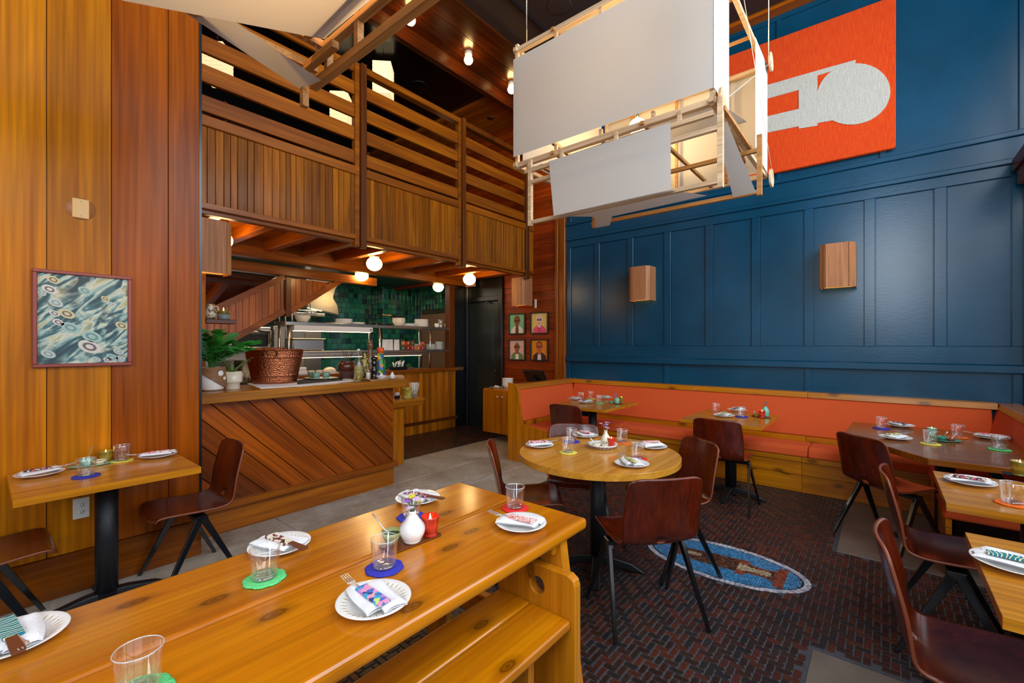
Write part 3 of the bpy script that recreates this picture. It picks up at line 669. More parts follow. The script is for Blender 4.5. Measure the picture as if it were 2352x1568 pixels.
def end_board(x):
    bm = bmesh.new(); n = 24; hc, hr = (-.015, .525), .032
    out = [(-.185, 0), (-.185, .57), (-.178, .592), (-.155, .605), (.155, .605), (.178, .592), (.185, .57), (.185, 0)]
    # outline and hole bridged: build ring of quads between hole and a resampled outline
    def ray(a):
        dx, dz = math.cos(a), math.sin(a); best = None
        for i in range(len(out)):
            p, q = out[i], out[(i + 1) % len(out)]; ex, ez = q[0] - p[0], q[1] - p[1]; den = dx * ez - dz * ex
            if abs(den) < 1e-9: continue
            t = ((p[0] - hc[0]) * ez - (p[1] - hc[1]) * ex) / den; s = ((p[0] - hc[0]) * dz - (p[1] - hc[1]) * dx) / den
            if t > 0 and -1e-6 <= s <= 1 + 1e-6 and (best is None or t < best): best = t
        return (hc[0] + dx * best, hc[1] + dz * best)
    angs = sorted([2 * math.pi * i / n for i in range(n)] + [math.atan2(p[1] - hc[1], p[0] - hc[0]) % (2 * math.pi) for p in out])
    mb = MB(); k = len(angs); vs = []
    for xx in (x, x + .04):
        vs += [(xx, hc[0] + hr * math.cos(a), hc[1] + hr * math.sin(a)) for a in angs]; vs += [(xx,) + ray(a) for a in angs]
    fs = []
    for i in range(k):
        j = (i + 1) % k
        fs += [(i, j, k + j, k + i), (2 * k + j, 2 * k + i, 3 * k + i, 3 * k + j), (j, i, 2 * k + i, 2 * k + j), (k + i, k + j, 3 * k + j, 3 * k + i)]
    bm.free(); return mb.add(vs, fs)
for x in (1.03, -1.24): end_board(x).build('end_board', M['pinez'], bn, bevel=.004)
MB().cbox(.83, .86, -.13, .13, 0, .415, .004).build('support', M['pinez'], bn); MB().cbox(-1.2, 1.03, -.02, .02, .3, .4, .004).build('stretcher', M['pine'], bn)

# ---------------- moulded plywood chairs on compass legs
def make_chair():
    t = thing('shell_chair', 'x', 'chair')
    prof = [(.228, .418), (.222, .436), (.20, .448), (.15, .450), (.06, .443), (-.03, .436), (-.10, .434), (-.145, .440), (-.175, .458), (-.192, .49), (-.205, .54), (-.222, .61), (-.240, .68), (-.256, .75), (-.264, .785), (-.268, .805)]
    wid = [.18, .195, .203, .208, .210, .210, .208, .205, .202, .204, .207, .207, .203, .199, .196, .188]
    nu = 16; vs = []
    for k, ((x, z), w) in enumerate(zip(prof, wid)):
        for i in range(nu + 1):
            u = -1 + 2 * i / nu; b = min(max((k - 7) / 4, 0), 1)
            cx = .034 * u * u * b; cz = (.016 * u * u) * (1 - b)
            if k >= 13: cz -= .0065 * abs(u) ** 8 * (k - 12)
            if k <= 1: cx -= .012 * abs(u) ** 4
            vs.append((x + cx, w * u, z + cz))
    fs = []
    for k in range(len(prof) - 1):
        for i in range(nu):
            if k in (8,) and i in (7, 8): continue                     # hand slot
            fs.append((k * (nu + 1) + i, (k + 1) * (nu + 1) + i, (k + 1) * (nu + 1) + i + 1, k * (nu + 1) + i + 1))
    o = MB().add(vs, fs, True).build('shell', M['shell'], t)
    o.data.materials.append(M['shelledge'])
    ss = o.modifiers.new('smooth', 'SUBSURF'); ss.levels = ss.render_levels = 1
    q = o.modifiers.new('ply', 'SOLIDIFY'); q.thickness = .011; q.offset = 0; q.material_offset_rim = 1
    for sy in (-1, 1):
        for sx in (-1, 1):
            top = Vector((.0 + sx * .012, sy * .205, .405)); ft = Vector((sx * .205, sy * .25, .0))
            d = (ft - top).normalized(); side = Vector((0, 1, 0)); fw = d.cross(side).normalized()
            v2 = []
            for p, w, h in ((top, .019, .011), (ft, .0105, .008)):
                for a, b in ((-1, -1), (1, -1), (1, 1), (-1, 1)):
                    pp = p + fw * w * a + side * h * b
                    if p is ft: pp.z = max(pp.z, 0) if pp.z > .0 else 0
                    v2.append(pp)
            MB().add(v2, [(0, 1, 2, 3), (7, 6, 5, 4), (0, 4, 5, 1), (1, 5, 6, 2), (2, 6, 7, 3), (3, 7, 4, 0)]).build('leg', M['legmetal'], t, bevel=.002)
    MB().cbox(-.035, .035, -.215, .215, .398, .424, .004).build('crossbar', M['legmetal'], t)
    MB().cbox(-.03, .03, -.12, .12, .424, .432, .002).build('seat_bracket', M['legmetal'], t)
    return t
ch0 = make_chair()
seats = [((2.30, .986), 50, 'plywood shell chair at the round table with its back towards the trestle bench'),
         ((2.95, 1.09), 141.5, 'glossy brown plywood chair between the round table and the banquette middle table'),
         ((2.33, 1.80), -49.5, 'plywood shell chair at the round table on the side of the bar counter'),
         ((2.91, 1.79), 215, 'plywood shell chair between the round table and the wooden banquette end panel'),
         ((4.29, 2.63), 0, 'plywood shell chair at the square table in the banquette corner'),
         ((4.335, 1.10), 0, 'plywood shell chair at the square table halfway along the banquette'),
         ((4.2, -.04), -43, 'dark plywood shell chair turned towards the brown table with cut corners'),
         ((.86, 3.33), 180, 'plywood shell chair by the fir board wall with its back towards the bar counter'),
         ((.03, 3.27), 0, 'plywood shell chair at the fir wall table with its front towards the bar counter'),
         ((3.03, -.26), -90, 'plywood shell chair pushed under the window table with the gold candle'),
         ((2.02, -.25), -90, 'plywood shell chair pushed under the window table with the teal-sleeved setting')]
for k, ((x, y), a, lab) in enumerate(seats):
    if k == 0: ch0.location = (x, y, 0); ch0.rotation_euler = (0, 0, R(a)); ch0['label'] = lab; ch0['group'] = 'moulded plywood shell chairs'
    else: dup(ch0, (x, y, 0), R(a), lab, 'moulded plywood shell chairs')
# ================================================================ LAMPS
# wooden half-box wall sconces
struct(MB().cbox(1.0, 1.262, 4.47, 4.6, 1.0, 2.53, .004).build('trim_10', M['panel']))
M['underside_glow'] = m_emit('sconce_underside_glow', (1, .42, .07, 1), .9)  # glowing sheet added to imitate the lit orange underside of the sconces
def make_sconce():
    t = thing('wall_sconce', 'x', 'lamp')                              # local: wall at x = 0, lamp sticks out to -x, z 0 at its middle
    pl = [(0, .135), (-.17, .135), (-.215, .09), (-.215, -.09), (-.17, -.135), (0, -.135)]
    for k in range(5):
        (x0, y0), (x1, y1) = pl[k], pl[k + 1]; d = Vector((x1 - x0, y1 - y0)).normalized(); n = Vector((-d.y, d.x)) * -.012
        P = [(x0, y0), (x1, y1), (x1 - n.x * -1, y1 - n.y * -1), (x0 - n.x * -1, y0 - n.y * -1)]
        MB().prism(P, 'z', -.22, .22).build('facet', M['sconcewood'], t)
    MB().box(-.20, -.01, -.12, .12, .205, .213).build('top_panel', M['sconcewood'], t)
    MB().cbox(-.012, 0, -.09, .09, -.16, .16, .002).build('wall_plate', M['sconcewood'], t)
    MB().ball((-.1, 0, -.02), .035).build('bulb', M['bulb'], t)
    MB().prism([(-.01, .12), (-.165, .12), (-.2, .085), (-.2, -.085), (-.165, -.12), (-.01, -.12)], 'z', -.205, -.2).build('underside_glow', M['underside_glow'], t)
    return t
sc0 = make_sconce(); sc0.location = (5.70, 2.425, 2.243); sc0['label'] = 'wooden wall sconce on the blue wall above the corner of the banquette'; sc0['group'] = 'wooden wall sconces'
dup(sc0, (5.70, .34, 2.243), 0, 'wooden wall sconce on the blue wall near the orange tapestry and windows', 'wooden wall sconces')
dup(sc0, (5.693, 4.45, 2.29), 0, 'wooden wall sconce on red planks above four small framed portraits', 'wooden wall sconces')
dup(sc0, (1.255, 4.47, 2.265), R(90), 'wooden wall sconce at the left end of the bar counter', 'wooden wall sconces')
# opal globes under the mezzanine
def make_globe():
    t = thing('globe_light', 'x', 'lamp')
    MB().cbox(-.05, .05, -.05, .05, 0, .125, .003).build('mounting_block', M['raily'], t)
    MB().lathe([(0, 0), (.06, 0), (.06, -.012), (.045, -.02), (0, -.02)], 20).build('fitting', M['cream'], t)
    MB().ball((0, 0, -.095), .098, 24, .9).build('globe', M['globe'], t)
    return t
g0 = make_globe(); g0.location = (3.26, 5.0, 2.577)
g0['label'] = 'lit opal globe light under the mezzanine above the front of the kitchen shelves'; g0['group'] = 'opal globes under the mezzanine'
dup(g0, (1.55, 5.02, 2.577), 0, 'lit opal globe light half hidden by the wooden sconce at the bar'); dup(g0, (4.99, 5.02, 2.577), 0, 'lit opal globe light under the mezzanine in front of the dark doorway')
for x, y, lb in ((3.76, 6.10, 'lit opal globe light against the orange header beam in the kitchen'), (5.42, 6.26, 'lit opal globe light in front of the green tiles beside the orange post')):
    d = dup(g0, (x, y, 2.60), 0, lb, 'opal globes in the kitchen')
    for c_ in d.children:
        if c_.name.startswith('mounting'): c_.scale = (1, 1, .48)
# bulbs on the soffit
def make_bulb():
    t = thing('soffit_bulb', 'lit bare bulb in a white socket on the wooden soffit', 'lamp', group='bare bulbs on the soffit')
    MB().lathe([(0, 0), (.05, 0), (.045, -.05), (.03, -.055), (0, -.055)], 16).build('socket', M['cream'], t); MB().ball((0, 0, -.1), .055).build('bulb', M['bulb'], t)
    return t
b0 = make_bulb(); b0.location = (3.08, 4.02, 5.148)
for x in (3.98, 4.83, 2.18, 1.28): dup(b0, (x, 4.02, 5.148), 0)
# folded paper lanterns upstairs
def make_lantern():
    t = thing('paper_lantern', 'x', 'lamp')
    prof = []
    for k in range(19): prof.append((.155 + (.006 if k % 2 else 0), -.4 * k / 18))
    MB().lathe(prof, 4, (0, 0, 0), smooth=False).build('shade', M['paper'], t)
    for k in range(1, 9): MB().lathe([(.1612, -.4 * k * 2 / 18 - .0012), (.1625, -.4 * k * 2 / 18 + .0), (.1612, -.4 * k * 2 / 18 + .0012)], 4, smooth=False, caps=False).build('rib', M['cream'], t)
    MB().tube([(0, 0, 0), (0, 0, .45)], .004, 6).build('cord', M['black'], t)
    return t
def cord_len(t, s):
    for c_ in t.children:
        if c_.name.startswith('cord'): c_.scale = (1, 1, s)
l0 = make_lantern(); l0.location = (3.3, 4.86, 4.98); l0['label'] = 'square pleated paper lantern hanging upstairs close under the black ceiling'; l0['group'] = 'paper lanterns upstairs'; cord_len(l0, .25)
for x, y, z, lb in ((3.10, 5.53, 4.76, 'square pleated paper lantern seen beside the dark mezzanine post'), (1.74, 5.76, 4.80, 'square pleated paper lantern seen between guard boards next to the fir board wall')):
    d = dup(l0, (x, y, z), 0, lb, 'paper lanterns upstairs')
    cord_len(d, .72)
# ---------------- big canvas and timber pendant lamps
def pendant(label, ox, oy, first):
    t = thing('canvas_pendant', label, 'lamp', (ox, oy, 2.6))
    def bar(p, q, w=.022, m='lampwood', name='frame_bar'):
        MB().beam([p[0], p[1], p[2] - 2.6], [q[0], q[1], q[2] - 2.6], w, w).build(name, M[m], t)
    X0, X1, Y0, Y1 = .0, 1.27, .0, 1.21
    for z in (2.60, 3.34):
        for x in (X0 + .03, X1 - .03): bar((x, Y0 - .01, z), (x, Y1 + .01, z), .03)
        for y in (Y0 + .01, Y1 - .01): bar((X0, y, z), (X1, y, z), .024)
        for y in (.3, .6, .9): bar((X0 + .03, y, z + (.0 if z > 3 else .0)), (X0 + .03, y, z + (.05 if z < 3 else -.05)), .018)
        bar((X0, Y0 + .35, z), (X1, Y0 + .35, z), .018, 'lampwood_dk'); bar((X0, Y1 - .3, z), (X1, Y1 - .3, z), .018, 'lampwood_dk')
    for x in (X0, X1):
        for y in (Y0 + .01, Y1 - .01): bar((x + (.03 if x == X0 else -.03), y, 2.58), (x + (.03 if x == X0 else -.03), y, 3.38), .022)
    for y in (.25, .6, .95):
        bar((X1 - .05, y, 2.6), (X1 - .05, y, 3.34), .018, 'lampwood_dk')
    for y in (Y0 + .02, Y1 - .25): bar((X0 + .08, y, 2.70), (X1 - .1, y + .1, 2.70), .02, 'lampwood_dk')
    def sheet(pts, name='canvas', sag=.0):
        a, b, c, d = [Vector(p) - Vector((0, 0, 2.6)) for p in pts]
        def f(u, v):
            p = a * (1 - u) * (1 - v) + b * u * (1 - v) + c * u * v + d * (1 - u) * v
            return p + Vector((0, 0, -sag * 4 * u * (1 - u)))
        MB().grid(f, 8, 8, False).build(name, M['canvas'], t)
    # near and far walls of cloth, each turning a little way round the corners
    sheet([(X0, Y0, 2.65), (X0, Y1, 2.65), (X0, Y1, 3.275), (X0, Y0, 3.275)])
    sheet([(X0, Y0 - .003, 2.65), (X0 + .27, Y0 - .003, 2.65), (X0 + .27, Y0 - .003, 3.34), (X0, Y0 - .003, 3.275)])
    sheet([(X1, Y0, 2.64), (X1, Y1, 2.64), (X1, Y1, 3.36), (X1, Y0, 3.36)])
    sheet([(X1, Y0 - .003, 2.62), (X1 - .38, Y0 - .003, 2.66), (X1 - .38, Y0 - .003, 3.36), (X1, Y0 - .003, 3.36)])
    sheet([(X0 + .1, Y1 + .003, 2.66), (X1 - .1, Y1 + .003, 2.66), (X1 - .1, Y1 + .003, 3.3), (X0 + .1, Y1 + .003, 3.3)])
    sheet([(X0 + .06, Y0 + .36, 3.37), (X1 - .06, Y0 + .36, 3.37), (X1 - .06, Y1 - .28, 3.37), (X0 + .06, Y1 - .28, 3.37)], sag=.05)
    sheet([(X0 + .3, Y0 + .05, 2.72), (X0 + .34, Y1 - .05, 2.72), (X1 - .35, Y1 - .05, 2.86), (X1 - .35, Y0 + .05, 2.86)], 'baffle')
    # lower tier
    for (x, y, z0) in ((X0 + .01, 1.08, 2.20), (X0 + .01, -.03, 2.19), (.55, -.09, 2.28), (.55, .93, 2.27)): bar((x, y, z0 - .01), (x, y, 2.60), .024, 'lampwood' if x < .3 else 'lampwood_dk')
    for x, z, y0, y1, m_ in ((.01, 2.21, -.04, 1.09, 'lampwood'), (.01, 2.46, -.03, 1.08, 'lampwood'), (.01, 2.535, .0, 1.12, 'lampwood'), (.55, 2.29, -.1, .95, 'lampwood_dk'), (.55, 2.52, -.1, .95, 'lampwood_dk')):
        bar((x, y0, z), (x, y1, z), .022, m_)
    for y in (-.04, 1.0): bar((.01, y, 2.545), (.58, y, 2.545), .02, 'lampwood_dk')
    for y in (.16, .5, .85, 1.1): bar((.015, y, 2.535), (.015, y, 2.6), .018)
    sheet([(-.012, .195, 2.545), (-.012, .925, 2.545), (-.035, .875, 2.205), (-.035, .185, 2.205)], 'canvas_flap')
    sheet([(-.03, .875, 2.203), (-.03, .185, 2.203), (.26, .1, 2.235), (.26, .66, 2.225)], 'canvas_flap')
    sheet([(.10, .02, 2.52), (.10, -.035, 2.52), (.51, -.08, 2.277), (.51, .035, 2.277)], 'canvas_strip')
    sheet([(.25, .62, 2.30), (.25, .74, 2.30), (.56, .94, 2.262), (.56, .82, 2.262)], 'canvas_strip')
    for (x, y, z) in ((.05, -.03, 2.6), (X1 - .02, -.03, 2.58), (X1 - .04, -.03, 3.36)):
        MB().tube([(x, y - .006, z - 2.6), (x, y + .006, z - 2.6)], .06, 24, smooth=False).build('pivot_disc', M['lampwood'], t)
    for (p, q) in (((.05, -.04, 2.6), (X1 - .04, -.04, 3.36)), ((X1 - .02, -.04, 2.58), (.3, -.04, 3.4))): MB().tube([Vector(p) - Vector((0, 0, 2.6)), Vector(q) - Vector((0, 0, 2.6))], .0015, 5).build('wire', M['cream'], t)
    for x, y in ((.06, Y1 - .06), (X1 - .06, Y0 - .02), (X1 - .06, Y1 - .06), (.06, .04)): MB().tube([(x, y, .76), (x, y, 2.55)], .004, 6).build('hanging_wire', M['steel'], t)
    for x, y in ((.45, .45), (.85, .75)):
        MB().ball((x, y, .42), .06).build('bulb', M['pbulb'], t); MB().tube([(x, y, .47), (x, y, .75)], .012, 8).build('lamp_holder', M['black'], t)
        bar((x, .0, 3.345), (x, 1.2, 3.345), .016, 'lampwood_dk')
    return t
M['pbulb'] = m_emit('pendant_bulb', (1, .66, .25, 1), 110); M['pbulb2'] = m_emit('pendant_bulb_bright', (1, .58, .18, 1), 270)
pendant('large white canvas and pale timber pendant lamp hanging above the round table', 2.2, .605, True)
# its twin above the trestle table: only the far corner of its lower tier is in view
p2 = thing('canvas_pendant', 'canvas and timber pendant lamp with a tan underside above the trestle table', 'lamp', (0.3, 1.3, 2.6))
def pb(p, q, w=.03, m='lampwood_dk'):
    o = Vector((.3, 1.3, 2.6)); MB().beam(Vector(p) - o, Vector(q) - o, w, w).build('frame_bar', M[m], p2)
def ps(pts, name='canvas', sag=0):
    a, b, c, d = [Vector(p) - Vector((.3, 1.3, 2.6)) for p in pts]
    MB().grid(lambda u, v: a * (1 - u) * (1 - v) + b * u * (1 - v) + c * u * v + d * (1 - u) * v + Vector((0, 0, -sag * 16 * u * (1 - u) * v * (1 - v))), 10, 10, False).build(name, M['canvas_tan'], p2)
pb((.985, .5, 2.63), (.985, 2.0, 2.63), .034); pb((.985, .5, 2.76), (.985, 1.9, 2.76), .03); pb((.90, .5, 2.77), (.90, 1.88, 2.77), .03)
for y in (1.86, 1.62, 1.2, .8): pb((.985, y, 2.62), (.985, y, 2.78), .028)
pb((-.3, 1.90, 2.77), (.99, 1.90, 2.77), .03); pb((-.3, 1.98, 2.70), (.99, 1.98, 2.70), .03); pb((.94, 1.72, 2.68), (.94, 2.02, 2.68), .03); pb((.945, 2.0, 2.52), (.945, 2.0, 2.66), .028)
ps([(.95, .5, 2.79), (.955, 1.84, 2.76), (.30, 1.84, 2.535), (.30, .5, 2.55)], sag=-.01); ps([(.30, .5, 2.55), (.30, 1.84, 2.535), (-.35, 1.84, 2.42), (-.35, .5, 2.42)])
ps([(.935, 2.015, 2.6), (.965, 1.885, 2.605), (.40, 1.885, 2.72), (.26, 2.0, 2.74)], 'canvas_strip')
ps([(1.01, .45, 2.8), (1.01, 1.95, 2.84), (1.01, 1.95, 3.4), (1.01, .45, 3.4)]); ps([(-.3, 2.0, 2.86), (.98, 2.0, 2.86), (.98, 2.0, 3.4), (-.3, 2.0, 3.4)]); ps([(-.35, .45, 2.5), (-.35, 1.95, 2.5), (-.35, 1.95, 3.4), (-.35, .45, 3.4)])
MB().ball((.2, .1, .55), .06).build('bulb', M['pbulb2'], p2); MB().tube([(.2, .1, .6), (.2, .1, 2.55)], .008, 8).build('cord', M['black'], p2)
for x, y in ((.95, 1.9), (-.3, 1.9), (.95, .55), (-.3, .55)): MB().tube([(x - .3, y - 1.3, .1), (x - .3, y - 1.3, 2.55)], .004, 6).build('hanging_wire', M['steel'], p2)
# ================================================================ PICTURES AND FITTINGS
def pattern(name, cols, scale=40., kind='voronoi', rough=.8, stretch=(1, 1, 1)):
    m, nt, p = newmat(name); tc = nt.a('ShaderNodeTexCoord'); mp = nt.a('ShaderNodeMapping', i={'Vector': tc.outputs['Object'], 'Scale': stretch})
    if kind == 'voronoi':
        v = nt.a('ShaderNodeTexVoronoi', i={'Vector': mp.outputs[0], 'Scale': scale}); sp = nt.a('ShaderNodeSeparateColor', i={0: v.outputs['Color']}); f = sp.outputs[0]
    elif kind == 'rings':
        v = nt.a('ShaderNodeTexVoronoi', i={'Vector': mp.outputs[0], 'Scale': scale}); f = v.outputs['Distance']
    elif kind == 'wave':
        v = nt.a('ShaderNodeTexWave', i={'Vector': mp.outputs[0], 'Scale': scale, 'Distortion': 6., 'Detail': 2.}); f = v.outputs['Fac']
    else:
        v = nt.a('ShaderNodeTexNoise', i={'Vector': mp.outputs[0], 'Scale': scale, 'Detail': 3.}); f = v.outputs['Fac']
    st = [(i / len(cols), c) for i, c in enumerate(cols)] if kind != 'noise' else [(.3 + .4 * i / len(cols), c) for i, c in enumerate(cols)]
    nt.l.new(ramp(nt, f, st, 'CONSTANT'), p.inputs['Base Color']); p.inputs['Roughness'].default_value = rough
    return m
# large abstract painting on the fir wall
def m_paint():
    m, nt, p = newmat('abstract_oil_paint'); tc = nt.a('ShaderNodeTexCoord')
    mr_ = nt.a('ShaderNodeMapping', i={'Vector': tc.outputs['Object'], 'Rotation': (0, R(42), 0)})
    mp = nt.a('ShaderNodeMapping', i={'Vector': mr_.outputs[0], 'Scale': (3.4, 3.4, 13.)})
    n = nt.a('ShaderNodeTexNoise', i={'Vector': mp.outputs[0], 'Scale': 1.6, 'Detail': 6., 'Distortion': 1.3})
    b = nt.a('ShaderNodeTexNoise', i={'Vector': tc.outputs['Object'], 'Scale': 6., 'Detail': 3., 'Distortion': .8})
    c = ramp(nt, n.outputs[0], [(.36, S(38, 62, 72)), (.44, S(70, 110, 112)), (.5, S(150, 176, 166)), (.57, S(208, 206, 184)), (.64, S(176, 168, 110)), (.72, S(120, 150, 150))])
    k = ramp(nt, b.outputs[0], [(.34, (0, 0, 0, 1)), (.46, (1, 1, 1, 1))])
    nt.l.new(mix(nt, k, S(40, 62, 68), c), p.inputs['Base Color']); p.inputs['Roughness'].default_value = .5
    bb = nt.a('ShaderNodeBump', i={'Height': n.outputs[0], 'Strength': .4, 'Distance': .004}); nt.l.new(bb.outputs[0], p.inputs['Normal']); return m
pt = thing('painting', 'square abstract painting in teal and cream with a thin red frame on the fir wall', 'painting', (.41, 3.63, 1.597))
M['redframe'] = plain('red_painted_frame', S(140, 58, 44), .4)
for a in ((-.212, .212, .256, .275), (-.212, .212, -.275, -.256), (-.212, -.193, -.256, .256), (.193, .212, -.256, .256)):
    MB().cbox(a[0], a[1], -.032, -.002, a[2], a[3], .003).build('frame_side', M['redframe'], pt)
MB().box(-.194, .194, -.016, -.004, -.257, .257).build('canvas', m_paint(), pt)
rings = [(-.13, .22, .028, 'a'), (-.145, .165, .032, 'b'), (-.175, .14, .018, 'c'), (-.12, .09, .03, 'c'), (-.125, .03, .022, 'b'), (-.075, .03, .034, 'a'), (-.11, -.02, .024, 'b'), (-.06, -.05, .04, 'd'), (0, .17, .03, 'd'), (.09, .13, .02, 'a'), (.115, .1, .018, 'c'),
         (.02, -.16, .05, 'b'), (.165, -.03, .03, 'a'), (.15, -.19, .024, 'c'), (.12, -.225, .028, 'd'), (.05, -.235, .02, 'c'), (.1, -.24, .02, 'b'), (.16, -.235, .022, 'c'), (.03, -.1, .045, 'd'), (-.15, -.2, .03, 'c')]
rm = dict(a=(S(204, 190, 140), S(110, 100, 96)), b=(S(210, 204, 190), S(110, 90, 92)), c=(S(186, 194, 186), S(140, 152, 148)), d=(S(160, 186, 176), S(110, 140, 136)))
rmat = {k: (plain('paint_ring_' + k, v[0], .5), plain('paint_core_' + k, v[1], .5)) for k, v in rm.items()}
for x, z, r, k in rings:
    def el(q, y0, y1): return MB().prism([(x + q * math.cos(2 * math.pi * i / 18 + .4), z + q * .8 * math.sin(2 * math.pi * i / 18)) for i in range(18)], 'y', y0, y1)
    el(r, -.018, -.0155).build('painted_ring', rmat[k][0], pt); el(r * .62, -.0188, -.0178).build('painted_ring', rmat[k][1], pt); el(r * .35, -.0194, -.0186).build('painted_ring', rmat[k][0], pt)
# blank switch plate with pale halo, and outlet
sw = thing('wall_plate', 'blank almond wall plate over a round patch high on the fir wall', 'wall plate', (.394, 3.63, 2.25))
MB().lathe([(0, 0), (.066, 0), (.066, .0015), (0, .0015)], 32).build('patch_ring', plain('worn_patch', S(176, 110, 60), .4), sw); sw.children[0].rotation_euler = (R(90), 0, 0)
MB().cbox(-.037, .037, -.008, -.0015, -.057, .057, .003).build('cover', M['almond'], sw)
for z in (-.042, .042): MB().tube([(0, -.010, z), (0, -.007, z)], .004, 10, smooth=False).build('screw', M['steel_dk'], sw)
ol = thing('power_outlet', 'white double power outlet low on the fir wall behind the iron column', 'outlet', (.396, 3.63, .487))
MB().cbox(-.036, .036, -.007, 0, -.06, .06, .003).build('cover', M['plate_white'], ol)
for z in (-.02, .02):
    o = MB().lathe([(0, 0), (.017, 0), (.017, .002), (0, .002)], 24, sy=.8).build('socket', M['white'], ol); o.rotation_euler = (R(90), 0, 0); o.location = (0, -.007, z)
    for x in (-.006, .006): MB().box(x - .0012, x + .0012, -.0102, -.0085, z - .001, z + .007).build('slot', M['black'], ol)
    MB().box(-.002, .002, -.0102, -.0085, z - .009, z - .005).build('slot', M['black'], ol)
# orange tapestry
def m_tap(name, a, b):
    m, nt, p = newmat(name); tc = nt.a('ShaderNodeTexCoord'); mp = nt.a('ShaderNodeMapping', i={'Vector': tc.outputs['Object'], 'Scale': (1, 60., 3.)})
    n = nt.a('ShaderNodeTexNoise', i={'Vector': mp.outputs[0], 'Scale': 3., 'Detail': 3.}); w = nt.a('ShaderNodeTexNoise', i={'Vector': tc.outputs['Object'], 'Scale': 130., 'Detail': 2.})
    nt.l.new(ramp(nt, n.outputs[0], [(.35, a), (.65, b)]), p.inputs['Base Color']); p.inputs['Roughness'].default_value = .95
    bb = nt.a('ShaderNodeBump', i={'Height': w.outputs[0], 'Strength': .8, 'Distance': .01}); nt.l.new(bb.outputs[0], p.inputs['Normal']); return m
tp = thing('tapestry', 'orange woven wall tapestry with a grey-white abstract circle and bar shape', 'tapestry', (5.66, .9, 4.06))
TY = .9
def tpoly(pts): return [(W(u, v, X=5.655).y - TY, W(u, v, X=5.655).z - 4.06) for u, v in pts]
MB().prism([(-1.006, -.70), (-.985, -.715), (1.0, -.70), (1.0, .79), (-1.008, .75)], 'x', -.012, .045).build('cloth', m_tap('orange_weave', S(224, 60, 4), S(240, 84, 8)), tp, bevel=.006)
M['tapwhite'] = m_tap('white_weave', S(196, 194, 182), S(214, 210, 200))
arc = []
for k in range(40):
    a = 2 * math.pi * k / 40; arc.append((1961 + 84 * math.cos(a), 217 + 70 * math.sin(a) - 6 * math.cos(a)))
MB().prism(tpoly(arc), 'x', -.02, -.01).build('circle', M['tapwhite'], tp)
def g2(a, b): return (1640 + a / 5.8725, b / 5.8725)
for k, pts in enumerate(([g2(200, 1303), g2(1395, 958), g2(1395, 1150), g2(200, 1480)], [g2(1395, 958), g2(1910, 815), g2(1910, 874), g2(1395, 1025)], [g2(1145, 1030), g2(1397, 960), g2(1397, 1700), g2(1145, 1740)],
                          [(1876, 219), (1886, 215), (1925, 275), (1876, 284)], [(1600, 306), (1840, 250), (1880, 256), (1905, 277), (1860, 286), (1600, 338)])):
    MB().prism(tpoly(pts), 'x', -.0186 - .0004 * k, -.01).build('bar_shape', M['tapwhite'], tp)
MB().beam((.052, -1.0, .76), (.052, 1.0, .8), .02, .03).build('hanging_rod', M['darkwood'], tp)
# four small framed portraits (plain generic figures)
M['bframe'] = plain('black_frame', S(24, 22, 22), .35)
def portrait(y, z, label, bgc, skin, hair, top, extra):
    t = thing('framed_portrait', label, 'picture', (5.693, y, z), group='framed portraits on the red planks')
    w, h = .172, .172
    for a in ((-w, w, h - .017, h), (-w, w, -h, -h + .017), (-w, -w + .017, -h + .017, h - .017), (w - .017, w, -h + .017, h - .017)):
        MB().cbox(-.03, 0, a[0], a[1], a[2], a[3], .002).build('frame_side', M['bframe'], t)
    def P(n, pts, x, c): MB().prism(pts, 'x', x - .001, x + .001).build(n, plain(n + '_ink', c, .6), t)
    def E(cx, cz, rx, rz, n=20): return [(cx + rx * math.cos(2 * math.pi * i / n), cz + rz * math.sin(2 * math.pi * i / n)) for i in range(n)]
    MB().box(-.010, -.004, -w + .016, w - .016, -h + .016, h - .016).build('print', plain('print_ground', bgc, .5), t)
    P('shoulders', [(-.13, -.155), (.13, -.155), (.12, -.09), (.07, -.05), (.03, -.035), (-.03, -.035), (-.07, -.05), (-.12, -.09)], -.0115, top)
    P('shirt', [(-.035, -.155), (.035, -.155), (.03, -.05), (-.03, -.05)], -.0125, extra)
    P('neck', [(-.03, -.07), (.03, -.07), (.028, 0), (-.028, 0)], -.0135, skin)
    for s_ in (-1, 1): P('ear', E(s_ * .058, .045, .011, .02, 10), -.0135, skin)
    P('hair', E(0, .075, .06, .06), -.0138, hair); P('face', E(0, .045, .053, .072), -.0148, skin)
    for s_ in (-1, 1): P('glasses', E(s_ * .023, .05, .018, .017, 12), -.0158, S(40, 34, 34))
    P('mouth', E(0, -.002, .018, .007, 10), -.0158, S(150, 60, 50))
portrait(4.608, 1.79, 'small framed portrait print of a figure on a mint green ground', S(120, 186, 140), S(120, 70, 46), S(110, 66, 44), S(220, 214, 204), S(90, 50, 40))
portrait(4.155, 1.79, 'small framed portrait print of a figure in pink on a yellow ground', S(228, 200, 110), S(232, 190, 176), S(226, 216, 210), S(224, 80, 130), S(214, 60, 110))
portrait(4.608, 1.364, 'small framed portrait print of a figure on a pale pink ground', S(224, 178, 164), S(150, 82, 50), S(190, 184, 180), S(110, 130, 70), S(230, 226, 220))
portrait(4.155, 1.364, 'small framed portrait print of a figure in a dark jacket on an orange ground', S(226, 136, 10), S(196, 96, 56), S(90, 40, 26), S(70, 22, 24), S(214, 214, 210))
tag(MB().cbox(5.685, 5.694, 4.215, 4.255, 2.03, 2.17, .002).build('thermostat', M['plate_white']), 'thin white thermostat on red planks beside a wooden sconce', 'thermostat')
